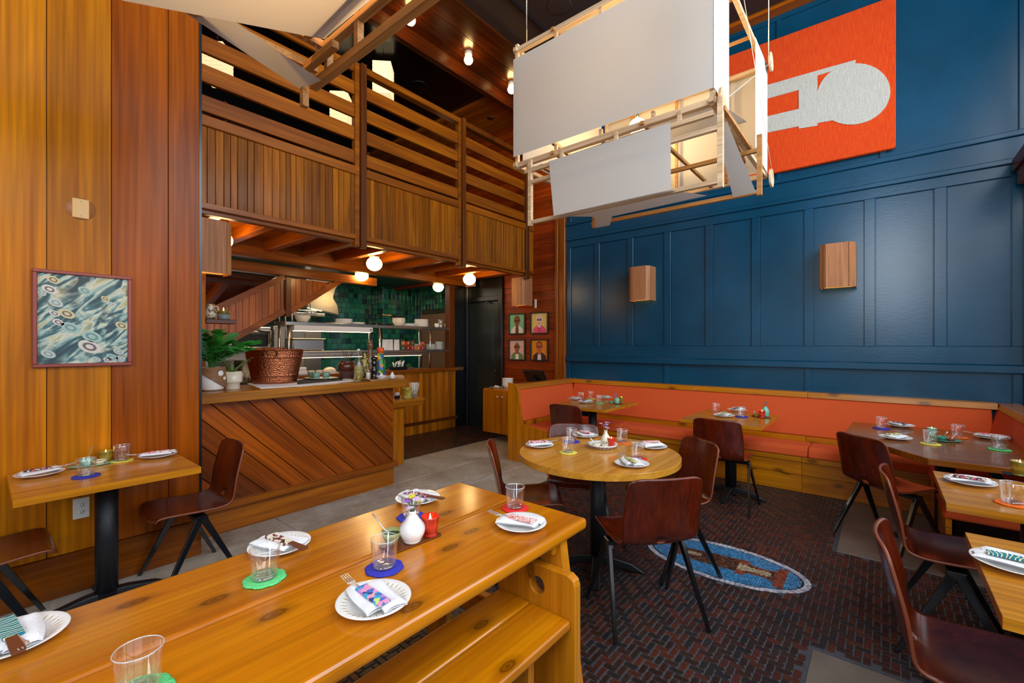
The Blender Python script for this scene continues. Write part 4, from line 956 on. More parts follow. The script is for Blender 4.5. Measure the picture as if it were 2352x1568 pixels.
# ceiling fittings
tag(MB().cbox(-1, 5.5, 3.03, 3.07, 5.125, 5.15, .003).build('light_track', M['black']), 'black lighting track on the dark ceiling', 'track')
cs = tag(MB().lathe([(0, 0), (.13, 0), (.135, -.008), (.12, -.012), (0, -.008)], 32, (4.07, 2.7, 5.15)).build('ceiling_speaker', M['ceil']), 'round dark speaker in the main ceiling', 'speaker')
tag(MB().lathe([(0, 0), (.13, 0), (.135, -.008), (.12, -.012), (0, -.008)], 32, (4.0, 5.02, 5.10)).build('ceiling_speaker', M['ceil_b']), 'round black speaker in the glossy mezzanine ceiling', 'speaker')
tag(MB().lathe([(0, 0), (.05, 0), (.055, -.006), (.04, -.01), (0, -.002)], 24, (5.3, 4.85, 5.10)).build('downlight', M['steel_dk']), 'small round downlight in the wooden mezzanine ceiling', 'lamp')
# ---------------- staircase side, mirror, kitchen behind the bar
stf = thing('staircase', 'wood clad side of a staircase rising to the right behind the bar', 'staircase', (1.9, 6.2, 0))
YS = 6.2
def SP(u, v, y=YS): p = W(u, v, Y=y); return (p.x - 1.9, p.z)
lo0, lo1, hi0, hi1 = SP(440, 830), SP(652, 714), SP(440, 734), SP(652, 636)
def lerp(p, q, x): return p[1] + (q[1] - p[1]) * (x - p[0]) / (q[0] - p[0])
def stair_boards(xa, xb, fl, fh):
    x = xa
    while x < xb - .01:
        b = min(x + .077, xb)
        if fh(b) - fl(b) < .01 and fh(x) - fl(x) < .01: break
        MB().prism([(x + .0015, fl(x)), (b - .0015, fl(b)), (b - .0015, max(fh(b), fl(b) + .002)), (x + .0015, fh(x))], 'y', 0, .02).build('board', M['fascia_o'], stf, bevel=.002); x = b
M['fascia_o'] = wood('orange_cedar_board', S(150, 76, 18), S(200, 116, 40), 'z', .34, 1.2, .2, .3)
stair_boards(lo0[0], lo1[0], lambda x: lerp(lo0, lo1, x), lambda x: lerp(hi0, hi1, x))
for p, q, w in ((lo0, lo1, .07), (hi0, hi1, .075)): MB().beam((p[0], -.005, p[1]), (q[0], -.005, q[1]), .05, w, (0, 0, 1)).build('stringer', M['rail'], stf)
pl0, pl1 = SP(654, 636), SP(666, 727)
MB().cbox(pl0[0], pl1[0], -.04, .03, pl1[1], pl0[1], .004).build('newel_post', M['railz'], stf)
r0, r1, tt = SP(666, 712), SP(766, 646), SP(666, 638)[1]
stair_boards(r0[0], r1[0], lambda x: lerp(r0, r1, x), lambda x: tt)
MB().beam((r0[0], -.005, r0[1] - .02), (r1[0] + .1, -.005, r1[1] + .02), .05, .07, (0, 0, 1)).build('stringer', M['rail'], stf)
MB().prism([(lo0[0], 0.0), (lo0[0] + .1, 0.0), (lo0[0] + .1, lo0[1]), (lo0[0], lo0[1])], 'y', .03, .2).build('support', M['railz'], stf)
mr = [SP(468, 618, 6.26), SP(642, 636, 6.26), SP(470, 724, 6.26)]
mmb = MB().prism([(p[0] + 1.9, p[1]) for p in mr], 'y', 6.26, 6.268); mmb.v = [(x, y + (z - 2.0) * .17, z) for x, y, z in mmb.v]
mt = mmb.build('wall_mirror', plain('mirror_glass', (.55, .5, .45, 1), .04, 1)); tag(mt, 'triangular mirror above the staircase side under the header beam', 'mirror')
# hood
hd = thing('extractor_hood', 'curved stainless extractor hood beside the green tiles', 'hood', (0, 0, 0))
hp = [W(668, 712, Y=7.9), W(742, 728, Y=7.9), W(738, 705, Y=7.9), W(728, 690, Y=7.9), W(733, 672, Y=7.9), W(742, 655, Y=7.9), W(742, 630, Y=7.9), W(690, 630, Y=7.9), W(668, 640, Y=7.9)]
MB().prism([(p.x, p.z) for p in hp], 'y', 7.3, 8.35).build('canopy', M['steel'], hd, bevel=.02)
a_, b_ = W(664, 716, Y=7.28), W(744, 731, Y=7.28)
MB().cbox(a_.x, b_.x, 7.24, 8.35, a_.z - .05, a_.z, .004).build('rim', M['steel'], hd)
c_ = W(715, 718, Y=7.2)
cbx = thing('control_box', 'small grey electrical box hanging on a cord below the hood', 'switch box', (c_.x, 7.2, c_.z))
MB().cbox(-.1, .1, 0, .06, -.045, .045, .008).build('box', M['steel'], cbx); MB().tube([(0, .03, .045), (-.01, .03, .2), (.0, .03, .5)], .006, 6).build('cord', M['black'], cbx)
for x in (-.03, .03): o = MB().lathe([(0, 0), (.015, 0), (.015, .004), (0, .004)], 12).build('button', M['white'], cbx); o.rotation_euler = (R(90), 0, 0); o.location = (x, 0, 0)
# cook line at the back left: steel splash, oven, salamander, pot, hanging tools
rg = thing('cooking_range', 'stainless cooking range with pipes and racks behind the plants', 'range', (2.2, 7.0, 0))
MB().cbox(0, 1.9, .2, 1.0, 0, .92, .01).build('base', M['steel_dk'], rg)
MB().cbox(0, 1.9, 1.0, 1.3, 0, 1.7, .01).build('back_splash', M['steel'], rg)
MB().cbox(.15, .75, .35, .9, 1.35, 1.72, .01).build('salamander', M['steel'], rg); MB().box(.2, .7, .345, .4, 1.42, 1.62).build('salamander_mouth', M['black'], rg)
for z in (1.4, 1.64): MB().tube([(.12, .33, z), (.78, .33, z)], .015, 8).build('rack_bar', M['steel'], rg)
MB().tube([(.62, .3, 1.95), (.6, .3, 1.8), (.52, .3, 1.7), (.56, .3, 1.66), (.72, .3, 1.66), (.72, .3, 1.45)], .018, 8).build('gas_pipe', M['steel'], rg)
MB().cbox(.85, 1.35, .5, .95, .92, 1.75, .01).build('flue_panel', M['steel'], rg)
pot = thing('stock_pot', 'large steel stock pot on the cooking range', 'pot', (2.62, 7.42, .92)); MB().lathe([(0, 0), (.17, 0), (.17, .28), (.18, .285), (.17, .29), (.165, .285), (.165, .02), (0, .02)], 28).build('pot_body', M['steel'], pot)
for s_ in (-1, 1): MB().tube([(s_ * .17, -.05, .22), (s_ * .22, -.04, .23), (s_ * .22, .04, .23), (s_ * .17, .05, .22)], .008, 6).build('handle', M['steel'], pot)
for k, x in enumerate((3.02, 3.12, 2.93)):
    lb = ['long steel ladle hanging from the hood rail', 'steel skimmer hanging beside the ladle', 'thin steel skewer hanging from the hood rail'][k]
    tt_ = thing('kitchen_tool', lb, 'utensil', (x, 7.0, 1.42)); MB().tube([(0, 0, .0), (0, 0, .55)], .008, 6).build('handle', M['steel'], tt_)
    if k < 2: MB().lathe([(0, -.05), (.03, -.04), (.045, 0), (.04, 0), (.028, -.035), (0, -.045)], 14).build('bowl', M['steel'], tt_)
tag(MB().tube([(2.75, 7.0, 1.985), (3.35, 7.0, 1.985)], .012, 8).tube([(2.78, 7.0, 1.985), (2.78, 7.26, 2.0)], .01, 6).tube([(3.3, 7.0, 1.985), (3.3, 7.26, 2.0)], .01, 6).build('hanging_rail', M['steel']), 'steel rail in front of the hood holding tools', 'rail')
for x, y in ((2.35, 7.25),):
    pn = thing('saute_pan', 'dark saute pan stack at the left of the cooking range', 'pan', (1.85, 6.78, .92))
    for k in range(3): MB().lathe([(0, 0), (.13, 0), (.16, .045), (.155, .045), (.125, .006), (0, .006)], 24, (0, 0, k * .04)).build('pan', M['steel_dk' if k else 'black'], pn)
wt = thing('prep_table', 'steel prep counter at the kitchen side of the bar', 'counter', (1.2, 6.42, 0)); MB().cbox(0, .97, 0, .7, .87, .92, .004).build('top', M['steel'], wt); MB().cbox(.02, .95, .03, .68, 0, .87, .004).build('body', M['steel_dk'], wt)
pb_ = thing('prep_box', 'tall dark steel box standing on the prep counter behind the palm', 'box', (1.3, 6.7, .92)); MB().cbox(0, .32, 0, .3, 0, .55, .01).build('body', M['steel_dk'], pb_); MB().cbox(.02, .3, -.01, .0, .05, .5, .004).build('door', M['black'], pb_)
# ---------------- pass rack with shelves and heat lamps
rk = thing('pass_rack', 'stainless double shelf pass rack over the kitchen half wall', 'rack', (2.6, 5.92, 1.05))
for x in (0, 1.37, 2.36): 
    for y in (0.02, .30): MB().tube([(x, y, 0), (x, y, .70)], .018, 12).build('post', M['steel'], rk)
MB().cbox(-.06, 2.85, -.02, .34, .655, .70, .004).build('shelf', M['steel'], rk); MB().cbox(-.06, 2.85, -.02, .34, .27, .31, .004).build('shelf', M['steel'], rk)
MB().cbox(.05, 1.22, -.03, .1, .585, .655, .006).build('heat_lamp', M['white'], rk); MB().box(.08, 1.19, -.01, .08, .578, .586).build('heat_strip', M['heatlamp'], rk)
MB().cbox(.05, 2.2, -.03, .06, .225, .27, .004).build('heat_lamp', M['steel'], rk); MB().box(.08, 2.15, -.015, .045, .219, .226).build('heat_strip', M['heatlamp'], rk)
MB().tube([(1.18, -.034, .62), (1.18, -.03, .62)], .012, 12).build('switch', M['black'], rk)
ct = struct(MB().cbox(2.2, 5.26, 6.02, 6.5, .99, 1.03, .004).build('trim_9', M['steel'])); MB().box(2.22, 5.24, 6.03, 6.48, 0, .99).build('pass_counter', M['steel_dk'], ct)
# ================================================================ TABLEWARE
LT, RT, T1, T2, T3, T4, T5, LW = 'the trestle table', 'the round table', 'the banquette corner table', 'the middle banquette table', 'the cut-corner brown table', 'the gold-candle window table', 'the teal-sleeve window table', 'the fir wall table'
TZ = .7505
def at(u, v, z=TZ): p = W(u, v, Z=z); return Vector((p.x, p.y, z))
# --- prototypes (meshes shared by all copies)
def scallop(a, i): return 1 + .06 * abs(math.sin(4 * a))
cm = MB().lathe([(0, .0), (.052, .0), (.056, .0025), (.052, .006), (.045, .0055), (.04, .0068), (.03, .0058), (.022, .0068), (.012, .006), (0, .0066)], 48, wob=lambda a, i: 1 + (.075 * abs(math.sin(4 * a)) if 0 < i < 5 else 0)).mesh('coaster')
def yarn(name, c):
    m, nt, p = newmat(name); tc = nt.a('ShaderNodeTexCoord'); n = nt.a('ShaderNodeTexVoronoi', i={'Vector': tc.outputs['Object'], 'Scale': 190.})
    p.inputs['Base Color'].default_value = c; p.inputs['Roughness'].default_value = .9
    b = nt.a('ShaderNodeBump', i={'Height': n.outputs['Distance'], 'Strength': .9, 'Distance': .003}); nt.l.new(b.outputs[0], p.inputs['Normal']); return m
YC = dict(blue=yarn('blue_yarn', S(48, 50, 176)), green=yarn('mint_yarn', S(96, 206, 124)), red=yarn('red_yarn', S(222, 34, 30)), yellow=yarn('yellow_yarn', S(222, 206, 84)), orange=yarn('orange_yarn', S(238, 110, 24)))
cms = {}
for k, m_ in YC.items(): c2 = cm.copy(); c2.materials.append(m_); cms[k] = c2
gm = MB().lathe([(0, .0), (.033, .0), (.035, .003), (.0415, .088), (.0405, .0892), (.0395, .088), (.0345, .013), (.030, .0105), (0, .010)], 40).mesh('tumbler'); gm.materials.append(M['glass'])
rimm = MB().lathe([(.0395, .0875), (.0405, .0893), (.0417, .0875), (.0405, .0872), (.0395, .0875)], 40, caps=False).mesh('rim'); rimm.materials.append(plain('rim_highlight', S(214, 218, 220), .08, .3));  # opaque pale ring: the rim's highlight put into its colour
bsm = MB().lathe([(0, .0015), (.032, .0015), (.0335, .004), (.0338, .009), (.030, .0098), (0, .0095)], 32).mesh('thick_base'); bsm.materials.append(m_glass('thick_glass_base', (.82, .84, .86, 1), .06, .22))
GL = 'clear tumblers on the tables'
def glass(u, v, color, where, note='', extra_z=.0066):
    p = at(u, v); a = random.uniform(0, 6)
    c = inst('coaster', cms[color], None, p, a); tag(c, f'{color} crocheted coaster {note} on {where}'.replace('  ', ' '), 'coaster', 'crocheted coasters')
    t = thing('tumbler', f'clear tumbler on a {color} coaster {note} on {where}'.replace('  ', ' '), 'glass', p + Vector((0, 0, extra_z)), a, GL)
    inst('body', gm, t); inst('rim', rimm, t); inst('thick_base', bsm, t)
pm = MB().lathe([(0, .0), (.050, .0), (.055, .002), (.075, .010), (.0955, .0165), (.098, .0185), (.0965, .0195), (.076, .0135), (.056, .006), (.048, .0045), (0, .0045)], 56).mesh('plate'); pm.materials.append(M['white'])
dash = MB()
for k in range(32):
    a = 2 * math.pi * k / 32; r0, r1 = .064 + .004 * (k % 2), .088; w = .0016
    P = [(r0, 0), ((r0 + r1) / 2, -w), (r1, 0), ((r0 + r1) / 2, w)]; vs = []
    for x, y in P:
        z = .0087 + (x - .064) * .32; vs.append((x * math.cos(a) - y * math.sin(a), x * math.sin(a) + y * math.cos(a), z + .0012))
    dash.add(vs, [(0, 1, 2, 3)])
dm_ = dash.mesh('gold_rim_marks'); dm_.materials.append(plain('faded_gold', S(176, 156, 96), .4))
def fork_mesh():
    mb = MB()
    path = [(-.09, .0), (-.03, .002), (.03, .001), (.055, -.002), (.06, -.001)]; wd_ = [.006, .0035, .003, .010, .012]
    vs = []
    for (x, z), w in zip(path, wd_):
        for y, dz in ((-w, 0), (w, 0), (w, .0016), (-w, .0016)): vs.append((x, y, z + dz))
    fs = [(i * 4 + j, i * 4 + (j + 1) % 4, i * 4 + 4 + (j + 1) % 4, i * 4 + 4 + j) for i in range(4) for j in range(4)] + [(0, 1, 2, 3), (16, 17, 18, 19)]
    mb.add(vs, fs)
    for k in range(4):
        y = -.0096 + k * .0064; mb.beam((.058, y, .0), (.078, y, .002), .003, .0016); mb.beam((.078, y, .002), (.10, y, .007), .0026, .0015)
    return mb.mesh('fork')
fkm = fork_mesh(); fkm.materials.append(M['cutlery'])
kb = MB()
vs = []
for x, w in ((-.0, .008), (.04, .0095), (.08, .009), (.1, .003)): vs += [(x, -w, 0), (x, w, 0), (x, w, .0012), (x, -w, .0012)]
kbl = kb.add(vs, [(i * 4 + j, i * 4 + (j + 1) % 4, i * 4 + 4 + (j + 1) % 4, i * 4 + 4 + j) for i in range(3) for j in range(4)] + [(0, 1, 2, 3), (12, 13, 14, 15)]).mesh('blade'); kbl.materials.append(M['cutlery'])
khm = MB().add([(x, sy * w, z) for x, w in ((-.1, .009), (-.094, .0115), (-.05, .0105), (.0, .0085)) for sy, z in ((-1, 0), (1, 0), (1, .005), (-1, .005))],
               [(i * 4 + j, i * 4 + (j + 1) % 4, i * 4 + 4 + (j + 1) % 4, i * 4 + 4 + j) for i in range(3) for j in range(4)] + [(0, 1, 2, 3), (12, 13, 14, 15)]).mesh('handle'); khm.materials.append(plain('brown_wood_handle', S(104, 54, 30), .45))
def napkin_mesh(seed):
    r = random.Random(seed); mb = MB(); A = [r.uniform(0, 6) for _ in range(4)]
    # folded linen: two stacked lobes running along x, edges rounded, surface gently waved
    for (y0, y1, h, x0, x1) in ((-.052, .010, .010, -.085, .072), (-.012, .050, .013, -.07, .085)):
        def f(u, v, top=True):
            x = x0 + (x1 - x0) * u + .004 * math.sin(6 * v + A[0]); y = y0 + (y1 - y0) * v + .004 * math.sin(5 * u + A[1])
            e = min(1, 6 * min(v, 1 - v) + .1) ** .5 * min(1, 10 * min(u, 1 - u) + .25) ** .5
            z = h * e * (1 + .12 * math.sin(7 * u + A[2]) + .1 * math.sin(9 * v + A[3])) if top else 0
            return (x, y, z + .001)
        mb.grid(lambda u, v: f(u, v), 12, 8); mb.grid(lambda u, v: f(u, v, False), 12, 8)
    return mb.mesh('napkin')
nms = []
for k in range(4): q = napkin_mesh(k); q.materials.append(M['napkin']); nms.append(q)
SL = dict(bluecheck=pattern('blue_pink_print', [S(70, 110, 190), S(226, 150, 190), S(60, 160, 200), S(40, 70, 130), S(206, 220, 120), S(190, 130, 200)], 70.),
          teal=pattern('teal_squiggle_print', [S(10, 120, 130), S(12, 130, 140), S(220, 190, 110), S(240, 236, 220), S(8, 110, 124)], 14., 'wave'),
          diamond=pattern('cream_diamond_print', [S(214, 206, 180), S(120, 40, 50), S(226, 220, 196), S(40, 44, 44), S(220, 212, 190)], 75., 'voronoi', stretch=(1, 1.6, 1)),
          reddot=pattern('red_lace_print', [S(206, 90, 84), S(234, 216, 210), S(214, 120, 110), S(240, 226, 222)], 220.),
          floral=pattern('dark_floral_print', [S(30, 30, 50), S(220, 120, 150), S(40, 60, 80), S(230, 210, 160), S(34, 34, 60), S(200, 60, 90)], 110.),
          leaf=pattern('olive_leaf_print', [S(196, 194, 130), S(176, 176, 110), S(60, 60, 44), S(206, 204, 150)], 90., 'voronoi'),
          rose=pattern('rose_print', [S(220, 130, 140), S(236, 226, 220), S(190, 60, 80), S(230, 200, 190)], 120.))
slm = MB().add([(x, y * w, z) for x, w in ((-.058, .98), (-.05, 1), (.05, 1), (.058, .98)) for y, z in ((-.018, 0), (.018, 0), (.0165, .0055), (-.0165, .0055))],
               [(i * 4 + j, i * 4 + (j + 1) % 4, i * 4 + 4 + (j + 1) % 4, i * 4 + 4 + j) for i in range(3) for j in range(4)] + [(0, 1, 2, 3), (12, 13, 14, 15)]).mesh('sleeve')
slms = {}
for k, m_ in SL.items(): c2 = slm.copy(); c2.materials.append(m_); slms[k] = c2
SN = dict(bluecheck='blue-pink', teal='teal squiggle', diamond='cream diamond', reddot='red lace', floral='dark floral', leaf='olive leaf', rose='rose print')
def setting(k, plate, s0, s1, sl, where, note, fork=True, knife=False, dashes=False, lift=.021):
    """plate pixel, sleeve end with cutlery, other sleeve end; everything rests on the plate"""
    p = at(*plate); a, b = at(*s0, .775), at(*s1, .775); d = (a - b); ang = math.atan2(d.y, d.x)
    t = thing('dinner_plate', f'white plate with napkin and {SN[sl]} sleeve {note} on {where}'.replace('  ', ' '), 'plate', p, random.uniform(0, 1), 'white plates on the tables')
    inst('dish', pm, t)
    if dashes: o = inst('gold_rim_marks', dm_, t); o['kind'] = 'stuff'
    n = inst('napkin', nms[k % 4], None, p + Vector((0, 0, lift - .0015)), ang + (R(12) if k % 2 else R(-10)))
    tag(n, f'folded napkin under a {SN[sl]} sleeve {note} on {where}'.replace('  ', ' '), 'napkin', 'folded napkins on plates')
    m = (a + b) / 2; pz = p.z + lift + .0145
    mm = Vector((m.x, m.y, pz)); off = mm - p; off.z = 0
    if off.length > .03: off *= .03 / off.length
    mm = Vector((p.x + off.x, p.y + off.y, pz))
    s = inst('cutlery_sleeve', slms[sl], None, mm, ang)
    tag(s, f'{SN[sl]} cloth cutlery sleeve {note} on {where}'.replace('  ', ' '), 'cutlery sleeve', 'cloth cutlery sleeves')
    dv = Vector((math.cos(ang), math.sin(ang), 0)); nv = Vector((-dv.y, dv.x, 0))
    if fork:
        f = inst('fork', fkm, None, mm + dv * .045 + nv * .004 + Vector((0, 0, .0012)), ang)
        tag(f, f'fork sticking out of a {SN[sl]} sleeve {note} on {where}'.replace('  ', ' '), 'fork', 'forks in cloth sleeves')
    if knife:
        kt = thing('table_knife', f'wooden handled knife in a {SN[sl]} sleeve {note} on {where}'.replace('  ', ' '), 'knife', mm + dv * .045 * (-1 if knife < 0 else 1) - nv * .005 + Vector((0, 0, .0004)), ang + (0 if knife < 0 else math.pi), 'knives in cloth sleeves')
        inst('handle', khm, kt); inst('blade', kbl, kt)
S_ = setting
S_(0, (859, 1388), (818, 1350.6), (896.7, 1405.4), 'bluecheck', LT, '', True, 0, True)
S_(1, (642.6, 1259), (606, 1231.7), (679, 1262.8), 'diamond', LT, '', False, -1, True)
S_(2, (959.6, 1149.5), (924, 1134.8), (990, 1147.6), 'floral', LT, '', False, -1)
S_(3, (1197, 1208), (1158, 1189.7), (1238.6, 1208), 'reddot', LT, '', True)
S_(0, (28, 1478), (38, 1484), (5, 1425), 'teal', LT, '', True, 1, True)
S_(1, (1239.4, 1025.6), (1262, 1017), (1205, 1018.6), 'rose', RT, 'beside the yellow coaster', True)
S_(2, (1344, 1003), (1358, 1000), (1330, 992), 'rose', RT, 'behind the blue coaster', False)
S_(3, (1498, 1028.4), (1470, 1018), (1518, 1017), 'reddot', RT, 'behind the red coaster', True)
S_(0, (1451, 1069), (1433.6, 1050.8), (1467, 1072), 'leaf', RT, '', True)
S_(1, (1321, 917.5), (1330, 915), (1312, 919), 'rose', T1, '', False)
S_(2, (1344.4, 925), (1350.8, 920.3), (1329.8, 926), 'floral', T1, '', True)
S_(3, (1390, 914.7), (1400, 912), (1380, 916), 'leaf', T1, '', False)
S_(0, (1662.7, 956.6), (1668, 949), (1655, 958), 'leaf', T2, '', True)
S_(1, (1693, 943.5), (1705, 941), (1682, 945), 'floral', T2, '', True)
S_(2, (2067.4, 979.5), (2058, 972), (2078.5, 976), 'floral', T3, '', False)
S_(3, (2056.6, 1008), (2072, 999), (2030, 1001), 'leaf', T3, '', True)
S_(0, (2277, 1007.5), (2257, 1001), (2295, 1005), 'rose', T3, '', True)
S_(1, (2228, 1111), (2277, 1110.8), (2178, 1095.7), 'floral', T4, '', True)
S_(2, (2327, 1303), (2365, 1297), (2294, 1282), 'teal', T5, '', False, 0, True)
S_(3, (91.8, 1091.6), (137.7, 1074.8), (39.8, 1090), 'floral', LW, '', True)
S_(0, (362.7, 1048.8), (318, 1047), (404, 1036.5), 'rose', LW, '', True)
G = glass
G(608, 1330, 'green', LT, 'beside the cream diamond sleeve'); G(882.8, 1305, 'blue', LT, 'in front of the ribbed vase'); G(1183, 1167.5, 'red', LT, ''); G(945, 1188, 'blue', LT, 'behind the ribbed vase'); G(318, 1598, 'green', LT, 'near the teal sleeve')
G(1304.5, 1039.6, 'yellow', RT); G(1313, 1014.4, 'blue', RT); G(1429.4, 1017, 'orange', RT); G(1465, 1054.5, 'red', RT)
G(1334, 918.5, 'red', T1); G(1357, 915.5, 'yellow', T1); G(1376.5, 926, 'green', T1)
G(1645, 947.5, 'orange', T2); G(1703.8, 957.5, 'blue', T2)
G(2024.6, 984, 'blue', T3); G(2136.8, 1020, 'yellow', T3); G(2200, 1004.5, 'orange', T3); G(2295.7, 1033, 'green', T3)
G(2326, 1158, 'orange', T4)
G(198, 1094, 'blue', LW); G(280, 1058.5, 'yellow', LW)
# --- condiments, vases, candles
def tray(u, v, sx, sy, ang, where, mat, label, z=TZ):
    p = at(u, v, z); o = MB().prism([(x, y) for x, y in ((-sx, -sy * .8), (-sx * .9, -sy), (sx * .9, -sy), (sx, -sy * .8), (sx, sy * .8), (sx * .9, sy), (-sx * .9, sy), (-sx, sy * .8))], 'z', 0, .007).build('tray', mat, bevel=.002)
    o.location = p; o.rotation_euler = (0, 0, ang); tag(o, label, 'tray'); return p.z + .0075
def candle(u, v, z, col, label, h=.068, r=.033):
    p = at(u, v, z); t = thing('candle_holder', label, 'candle', p)
    def bump(a, i): return 1 + .035 * math.cos(14 * a + (i % 2) * math.pi)
    n = 9; pf = [(0, 0), (r * .78, 0), (r * .8, .004), (r * .66, .010)] + [(r * (.74 + .26 * k / n), .014 + (h - .014) * k / n) for k in range(n + 1)] + [(r * .93, h), (r * .70, .03), (0, .03)]
    m_ = col
    MB().lathe(pf, 28, wob=lambda a, i: bump(a, i) if 4 <= i <= 12 else 1).build('holder', m_, t)
    MB().lathe([(0, .030), (r * .76, .030), (r * .82, h * .66), (r * .72, h * .64), (0, h * .63)], 20).build('wax', M['waxy'], t)
    MB().lathe([(0, h * .66), (.0035, h * .72), (.0045, h * .80), (.003, h * .95), (0, h * 1.12)], 10).build('flame', M['flame'], t)
M['waxy'] = plain('candle_wax', S(246, 214, 150), .5, emit=(1, .5, .15, 1), estr=.5)
M['redglass'] = plain('red_hobnail_glass', S(206, 44, 16), .14, trans=.35, coat=.5)
M['goldglass'] = plain('gold_hobnail_glass', S(150, 132, 40), .18, trans=.35, coat=.5)
M['greenbowl'] = plain('olive_green_glaze', S(150, 156, 96), .25, coat=.4); M['jade'] = plain('jade_glaze', S(60, 140, 116), .25, coat=.4); M['celadon'] = plain('celadon_glaze', S(128, 178, 156), .3, coat=.3)
M['herb'] = plain('chopped_herbs', S(56, 84, 26), .7, noise=.4, nscale=160, bump=.8); M['paste'] = plain('dark_paste', S(70, 32, 22), .35, bump=.4, nscale=120)
def bowl(u, v, z, mat, fill, label, r=.034, spoon=None, h=.036):
    p = at(u, v, z); t = thing('condiment_bowl', label, 'bowl', p)
    MB().lathe([(0, 0), (r * .5, 0), (r * .55, .004), (r * .9, h * .6), (r, h), (r * .94, h), (r * .82, h * .6), (r * .5, .008), (0, .008)], 32, wob=lambda a, i: 1 + (.05 * math.cos(6 * a) if 2 < i < 7 else 0)).build('body', mat, t)
    MB().lathe([(0, h * .86), (r * .5, h * .82), (r * .86, h * .7), (0, h * .5)], 20).build('filling', fill, t)
    if spoon is not None:
        a = spoon; MB().tube([(.0, 0, h * .7), (r * .8 * math.cos(a), r * .8 * math.sin(a), h * 1.1), (r * 2. * math.cos(a), r * 2. * math.sin(a), h * 2.4)], [.003, .0022, .0035], 8).build('spoon', M['cutlery'], t)
M['petal'] = plain('purple_petal', S(150, 96, 186), .6); M['petal2'] = plain('lilac_petal', S(206, 178, 214), .6); M['leafg'] = plain('flower_stem', S(70, 110, 50), .6); M['yel'] = plain('yellow_flower', S(214, 196, 60), .6)
def flowers(t, z, n, spread, seed, mats=('petal', 'petal2', 'yel')):
    r = random.Random(seed)
    for k in range(n):
        a = r.uniform(0, 6.28); q = spread * r.uniform(.2, 1); h = r.uniform(.015, .05); x, y = q * math.cos(a), q * math.sin(a)
        MB().tube([(0, 0, z - .03), (x * .5, y * .5, z + h * .5), (x, y, z + h)], .0012, 5).build('stem', M['leafg'], t)
        m_ = M[mats[k % len(mats)]]; mb = MB(); mb.ball((x, y, z + h), .005, 8)
        for j in range(8):
            b = j * math.pi / 4; dx, dy = math.cos(b), math.sin(b); mb.add([(x + dx * .003, y + dy * .003, z + h), (x + dx * .010 - dy * .004, y + dy * .010 + dx * .004, z + h + .003), (x + dx * .015, y + dy * .015, z + h + .001), (x + dx * .010 + dy * .004, y + dy * .010 - dx * .004, z + h + .003)], [(0, 1, 2, 3)])
        mb.build('blossom', m_, t)
def vase(u, v, z, prof, mat, label, nf, sp, seed, mats=('petal', 'petal2', 'yel')):
    p = at(u, v, z); t = thing('bud_vase', label, 'vase', p); MB().lathe(prof, 36).build('body', mat, t); flowers(t, max(q[1] for q in prof), nf, sp, seed, mats); return t
zt = tray(944, 1243, .062, .03, R(-18) + R(25), LT, M['darkwood'], 'small dark wooden tray under the white ribbed vase on the trestle table')
tr_ = [o for o in COL.objects if o.name.startswith('tray')][-1]; tr_.scale = (1.75, 1.5, 1); tr_.rotation_euler = (0, 0, R(-4))
rib = [(0, 0), (.026, 0), (.031, .006)]
for k in range(22): z = .008 + k * .0042; r = .031 + .0125 * math.sin(math.pi * min(1, k / 16)) - (max(0, k - 10) ** 2) * .00016; rib += [(r, z), (r + .0012, z + .0021)]
rib += [(.014, .103), (.0125, .108), (.0105, .108), (.011, .09), (0, .09)]
vase(947, 1243, zt, rib, M['white'], 'white ribbed bud vase with purple flowers on the trestle table', 9, .03, 3)
bowl(900, 1245, zt, M['greenbowl'], M['herb'], 'fluted olive green bowl of herbs with a spoon on the trestle table', .036, R(120), .04)
candle(988, 1228, zt, M['redglass'], 'red hobnail glass candle holder with lit candle on the trestle table', .07, .033)
# round table centre: patterned shallow dish with oil bottle, bowl and candle
p = at(1384.5, 1028.4); sd = thing('shallow_dish', 'blue and white patterned shallow dish at the middle of the round table', 'dish', p)
MB().lathe([(0, 0), (.06, 0), (.066, .004), (.092, .022), (.10, .03), (.098, .032), (.09, .026), (.062, .008), (0, .008)], 48).build('body', M['white'], sd)
MB().lathe([(.0765, .0125), (.0905, .0215), (.0915, .0208), (.0775, .0115), (.0765, .0125)], 48, caps=False).build('blue_band', plain('cobalt_band', S(56, 64, 140), .3), sd)
for k in range(22):
    a = 2 * math.pi * k / 22; x, y = .0868 * math.cos(a), .0868 * math.sin(a)
    MB().tube([(x, y, .0165), (.0925 * math.cos(a + .12), .0925 * math.sin(a + .12), .0235)], .0022, 6).build('white_mark', M['white'], sd)
zc = p.z + .0085
bt = [(0, 0), (.026, 0), (.03, .006), (.032, .04), (.026, .065), (.013, .085), (.0105, .1), (.013, .108), (.0105, .108), (.009, .095), (0, .09)]
bv = vase(1391, 1023.5, zc, bt, M['cream'], 'cream ceramic bottle lettered Oil with small flowers on the round table', 7, .035, 5, ('petal2', 'petal', 'petal2'))
def letter(txt, size, mat, parent, loc, rot, r=None):
    cu = bpy.data.curves.new('lettering', 'FONT'); cu.body = txt; cu.size = size; cu.align_x = 'CENTER'; cu.extrude = .0004
    tmp = bpy.data.objects.new('tmp', cu); COL.objects.link(tmp); dg = bpy.context.evaluated_depsgraph_get(); me = bpy.data.meshes.new_from_object(tmp.evaluated_get(dg))
    bpy.data.objects.remove(tmp); me.name = 'lettering'
    if r:
        for v in me.vertices:
            a = v.co.x / r; q = r + v.co.z; v.co = Vector((q * math.sin(a), -q * math.cos(a), v.co.y))
    me.materials.clear(); me.materials.append(mat)
    o = bpy.data.objects.new('lettering', me); COL.objects.link(o); o.parent = parent; o.location = loc; o.rotation_euler = rot; return o
